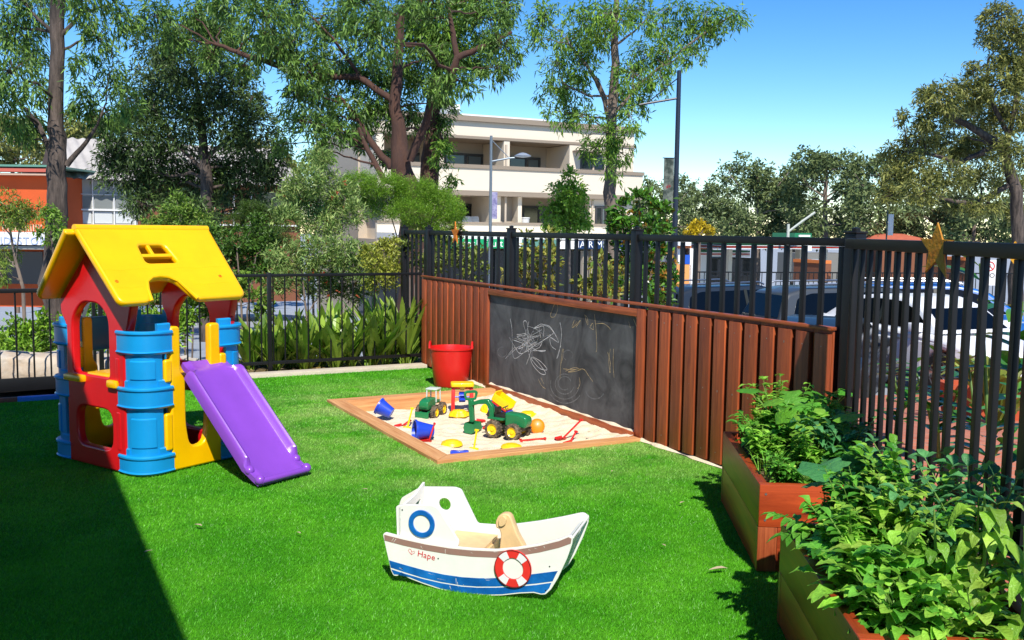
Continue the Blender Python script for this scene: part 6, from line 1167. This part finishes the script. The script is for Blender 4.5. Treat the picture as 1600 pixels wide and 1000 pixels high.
# ============================================================ vegetables in the planters
def pw(x, y, base):   # planter local -> world
    c, s_ = cos(GA), sin(GA); return np.array([base[0]+c*x-s_*y, base[1]+s_*x+c*y, .36])
P1, P2 = (3.094, 3.368), (2.169, 1.922)
V_A = mat('veg_bright', hx('66a82e'), .3, .14, 45, .5, 70, col2=hx('a8dc54'), isl=.35, trans=.35, spec=.35); V_B = mat('veg_deep', hx('4a922c'), .3, .14, 45, .5, 70, col2=hx('7cc048'), isl=.35, trans=.35, spec=.35); V_C = mat('veg_lime', hx('86bc38'), .35, .14, 45, .5, 70, col2=hx('bcdc62'), isl=.35, trans=.4, spec=.35); V_D = mat('veg_blue', hx('3a7a44'), .4, .14, 45, .5, 70, col2=hx('68a864'), isl=.35, trans=.3, spec=.35)
def veg(name, label, p, kind, s_=1., m_=V_A, group='vegetables growing in the planters'):
    o = thing(name, label, 'vegetable plant', tuple(p), 0, group); st = MB(); Vs = []
    if kind == 'leafy':        # rosette of broad crinkled leaves on stalks (spinach, chard)
        n = int(46*s_); th = rng.uniform(0, 2*pi, n); el = rng.uniform(.4, 1.15, n); h_ = rng.uniform(.06, .20, n)*s_
        D = np.stack([np.cos(th)*np.cos(el), np.sin(th)*np.cos(el), np.sin(el)], 1); B = D*h_[:, None]
        for b_ in B: st.tube([(0, 0, 0), tuple(b_*.5+np.array([0, 0, .02])), tuple(b_)], [.004, .0035, .0025], 4, caps=False)
        D2 = D.copy(); D2[:, 2] *= .45; Vs.append(leaves(B, D2, rng.uniform(.06, .125, n)*s_, rng.uniform(.034, .062, n)*s_, seg=6, droop=.35, fold=.18, wide=.4, wavy=.24))
    elif kind == 'bush':       # many-stemmed herb with small leaves
        k = int(16*s_)+6
        for i in range(k):
            a = rng.uniform(0, 2*pi); r_ = rng.uniform(.03, .20)*s_; tip = np.array([cos(a)*r_, sin(a)*r_, rng.uniform(.16, .34)*s_]); mid = tip*.5+rng.normal(0, .012, 3); st.tube([(0, 0, 0), tuple(mid), tuple(tip)], [.004, .003, .0015], 4, caps=False)
            n = 26; t = rng.uniform(.3, 1, n)[:, None]; B = np.where(t < .5, mid*2*t, mid+(tip-mid)*(t-.5)*2); th = rng.uniform(0, 2*pi, n); D = np.stack([np.cos(th), np.sin(th), rng.uniform(-.1, .8, n)], 1)
            Vs.append(leaves(B, D, rng.uniform(.035, .07, n)*s_**.3, rng.uniform(.018, .034, n)*s_**.3, seg=3, droop=.3, fold=.15, wide=.45))
    elif kind == 'tomato':     # sprawling compound leaves
        k = int(20*s_)
        for i in range(k):
            a = rng.uniform(0, 2*pi); r_ = rng.uniform(.08, .28)*s_; tip = np.array([cos(a)*r_, sin(a)*r_, rng.uniform(.08, .34)*s_]); mid = tip*.5+np.array([0, 0, .06]); st.tube([(0, 0, 0), tuple(mid), tuple(tip)], [.005, .004, .002], 5, caps=False)
            d = nrm((tip-mid)[None])[0]; sd_ = np.cross(d, [0, 0, 1.]); sd_ /= max(1e-6, np.linalg.norm(sd_))
            for j in range(5):
                q = mid+(tip-mid)*(j/4.)
                for sg in (-1, 1): 
                    q2 = q[None]+sd_[None]*sg*.0; Vs.append(leaves(q2, (d*.35+sd_*sg+np.array([0, 0, rng.uniform(-.2, .4)]))[None], .075*rng.uniform(.7, 1.2), .034, seg=4, droop=.3, fold=.2, wavy=.2))
            Vs.append(leaves(tip[None], (d+np.array([0, 0, .1]))[None], .09, .042, seg=4, droop=.4, fold=.2, wavy=.2))
    elif kind == 'pumpkin':    # big flat round-lobed leaves on upright stalks
        n = int(11*s_)+3
        for i in range(n):
            a = rng.uniform(0, 2*pi); r_ = rng.uniform(.05, .24)*s_; c = np.array([cos(a)*r_, sin(a)*r_, rng.uniform(.2, .36)*s_]); st.tube([(0, 0, 0), tuple(c*.6+np.array([0, 0, .04])), tuple(c)], [.006, .005, .004], 5, caps=False)
            R_ = rng.uniform(.04, .085)*s_**.3; nn = nrm(np.array([[rng.normal(0, .35)+cos(a)*.2, rng.normal(0, .35)+sin(a)*.2, 1.]]))[0]; e1 = np.cross(nn, [0.3, 1, 0]); e1 /= np.linalg.norm(e1); e2 = np.cross(nn, e1); m2 = 20
            ring = [c+(e1*cos(t)+e2*sin(t))*R_*(1+.12*cos(5*t)-(.55 if abs(t-pi) < .2 else 0))-nn*R_*.16+nn*rng.normal(0, R_*.05) for t in np.linspace(0, 2*pi, m2, endpoint=False)]; rm = [c+(q-c)*.5+nn*R_*.06 for q in ring]
            Vv = np.array([c]+rm+ring); F_ = [[0, 1+k, 1+(k+1) % m2, 0] for k in range(m2)]; F2 = [[1+k, 1+m2+k, 1+m2+(k+1) % m2, 1+(k+1) % m2] for k in range(m2)]
            F_ = [[0, 1+k, 1+(k+1) % m2, 1+(k+2) % m2] for k in range(0, m2, 2)]
            Vs.append((Vv, np.array(F_+F2)))
    elif kind == 'chive':
        n = 60; th = rng.uniform(0, 2*pi, n); D = np.stack([np.cos(th)*.35, np.sin(th)*.35, np.ones(n)], 1); B = rng.normal(0, .025, (n, 3)); B[:, 2] = 0; Vs.append(leaves(B, D, rng.uniform(.2, .38, n)*s_, .006, seg=5, droop=.35, fold=.3))
    elif kind == 'rocket':     # long lobed pale leaves, tall with reddish stalks
        n = int(30*s_); th = rng.uniform(0, 2*pi, n); h_ = rng.uniform(.05, .34, n)*s_; B = np.stack([np.cos(th)*.03, np.sin(th)*.03, h_], 1); st.tube([(0, 0, 0), (.01, 0, .2*s_), (0, .01, .38*s_)], [.008, .006, .003], 6); D = np.stack([np.cos(th), np.sin(th), rng.uniform(.1, .7, n)], 1); Vs.append(leaves(B, D, rng.uniform(.08, .14, n)*s_, rng.uniform(.028, .044, n)*s_, seg=8, droop=.75, fold=.2, wide=.6, wavy=.25))
    if st.v: st.build('stem', mat('veg_stem', hx('6f9440'), .6), o)
    V, F = merge(Vs); raw('foliage', V, F, m_, o, True); return o
desc = {'leafy': ('spinach_plant', 'broad-leaved spinach plant'), 'bush': ('herb_plant', 'small-leaved bushy herb'), 'tomato': ('tomato_plant', 'sprawling toothed-leaf tomato plant'), 'pumpkin': ('pumpkin_plant', 'large round-leaved pumpkin plant'), 'chive': ('chive_plant', 'thin grassy chive clump'), 'rocket': ('lettuce_plant', 'long pale frilly-leaved lettuce plant')}
def put(base, bn, x, y, kind, s_, m_, where): 
    a, b_ = desc[kind]; veg(a, b_+' '+where+' of the '+bn+' planter', pw(x, y, base), kind, s_, m_)
for a in [(.16, -.14, 'bush', .5, V_B, 'at the near left corner'), (.18, -.28, 'leafy', .6, V_A, 'near the middle of the front edge'), (.2, -.46, 'tomato', .6, V_B, 'at the near right corner'), (.34, -.12, 'chive', .8, V_A, 'on the left edge'), (.36, -.32, 'bush', .8, V_A, 'in the near middle'), (.40, -.5, 'tomato', 1.0, V_D, 'against the fence, near end'),
          (.56, -.13, 'bush', .75, V_A, 'halfway along the left edge'), (.60, -.34, 'pumpkin', 1.0, V_A, 'in the centre'), (.66, -.5, 'bush', 1.1, V_B, 'against the fence in the middle'), (.78, -.14, 'tomato', .8, V_B, 'two thirds along the left edge'), (.84, -.32, 'pumpkin', 1.1, V_B, 'near the far end'), (.9, -.5, 'bush', 1., V_A, 'against the fence, far end'),
          (1.02, -.14, 'chive', 1.0, V_A, 'at the far left corner'), (1.05, -.3, 'bush', 1.2, V_A, 'in the middle of the far end'), (1.10, -.47, 'pumpkin', 1.0, V_B, 'at the far right corner'), (.24, -.2, 'leafy', .7, V_C, 'just behind the front row'), (.48, -.22, 'leafy', .8, V_B, 'left of the centre'), (.7, -.22, 'leafy', .8, V_A, 'in the left middle'), (.95, -.22, 'bush', .9, V_C, 'towards the far left')]: put(P1, 'far', *a)
for a in [(.14, -.17, 'leafy', .85, V_A, 'at the near left corner'), (.13, -.32, 'leafy', .9, V_A, 'in the middle of the front edge'), (.10, -.50, 'rocket', 1.0, V_A, 'at the near right corner'), (.28, -.14, 'leafy', .85, V_A, 'hanging over the left edge, near end'), (.28, -.26, 'leafy', 1.15, V_A, 'in the near middle'), (.30, -.46, 'rocket', 1.2, V_C, 'against the fence, near end'),
          (.46, -.13, 'tomato', .75, V_B, 'spilling over the left edge'), (.46, -.24, 'leafy', 1.1, V_C, 'left of the centre'), (.50, -.42, 'leafy', 1.2, V_A, 'right of the centre'), (.54, -.54, 'tomato', 1.3, V_D, 'against the fence in the middle'), (.64, -.15, 'bush', .85, V_A, 'halfway along the left edge'), (.68, -.28, 'bush', 1.1, V_C, 'in the centre'), (.72, -.46, 'tomato', 1.3, V_B, 'against the fence, two thirds along'),
          (.84, -.12, 'tomato', .8, V_B, 'at the far left corner'), (.86, -.26, 'bush', 1.1, V_B, 'in the middle of the far end'), (.90, -.44, 'tomato', 1.25, V_A, 'near the far right corner'), (.98, -.2, 'bush', .8, V_B, 'on the far end board'), (1.04, -.34, 'pumpkin', 1.05, V_D, 'rising behind the far end board'), (1.04, -.52, 'tomato', 1.2, V_D, 'at the far right corner by the fence'), (.18, -.18, 'leafy', 1.1, V_B, 'just behind the front row'), (.38, -.34, 'rocket', .9, V_A, 'in the middle, with long leaves'), (.58, -.34, 'leafy', 1.2, V_A, 'just beyond the centre'), (.20, -.40, 'leafy', 1.0, V_C, 'in the near right'), (.40, -.16, 'leafy', 1.1, V_A, 'behind the spilling tomato'), (.76, -.18, 'leafy', .9, V_A, 'towards the far left')]: put(P2, 'near', *a)
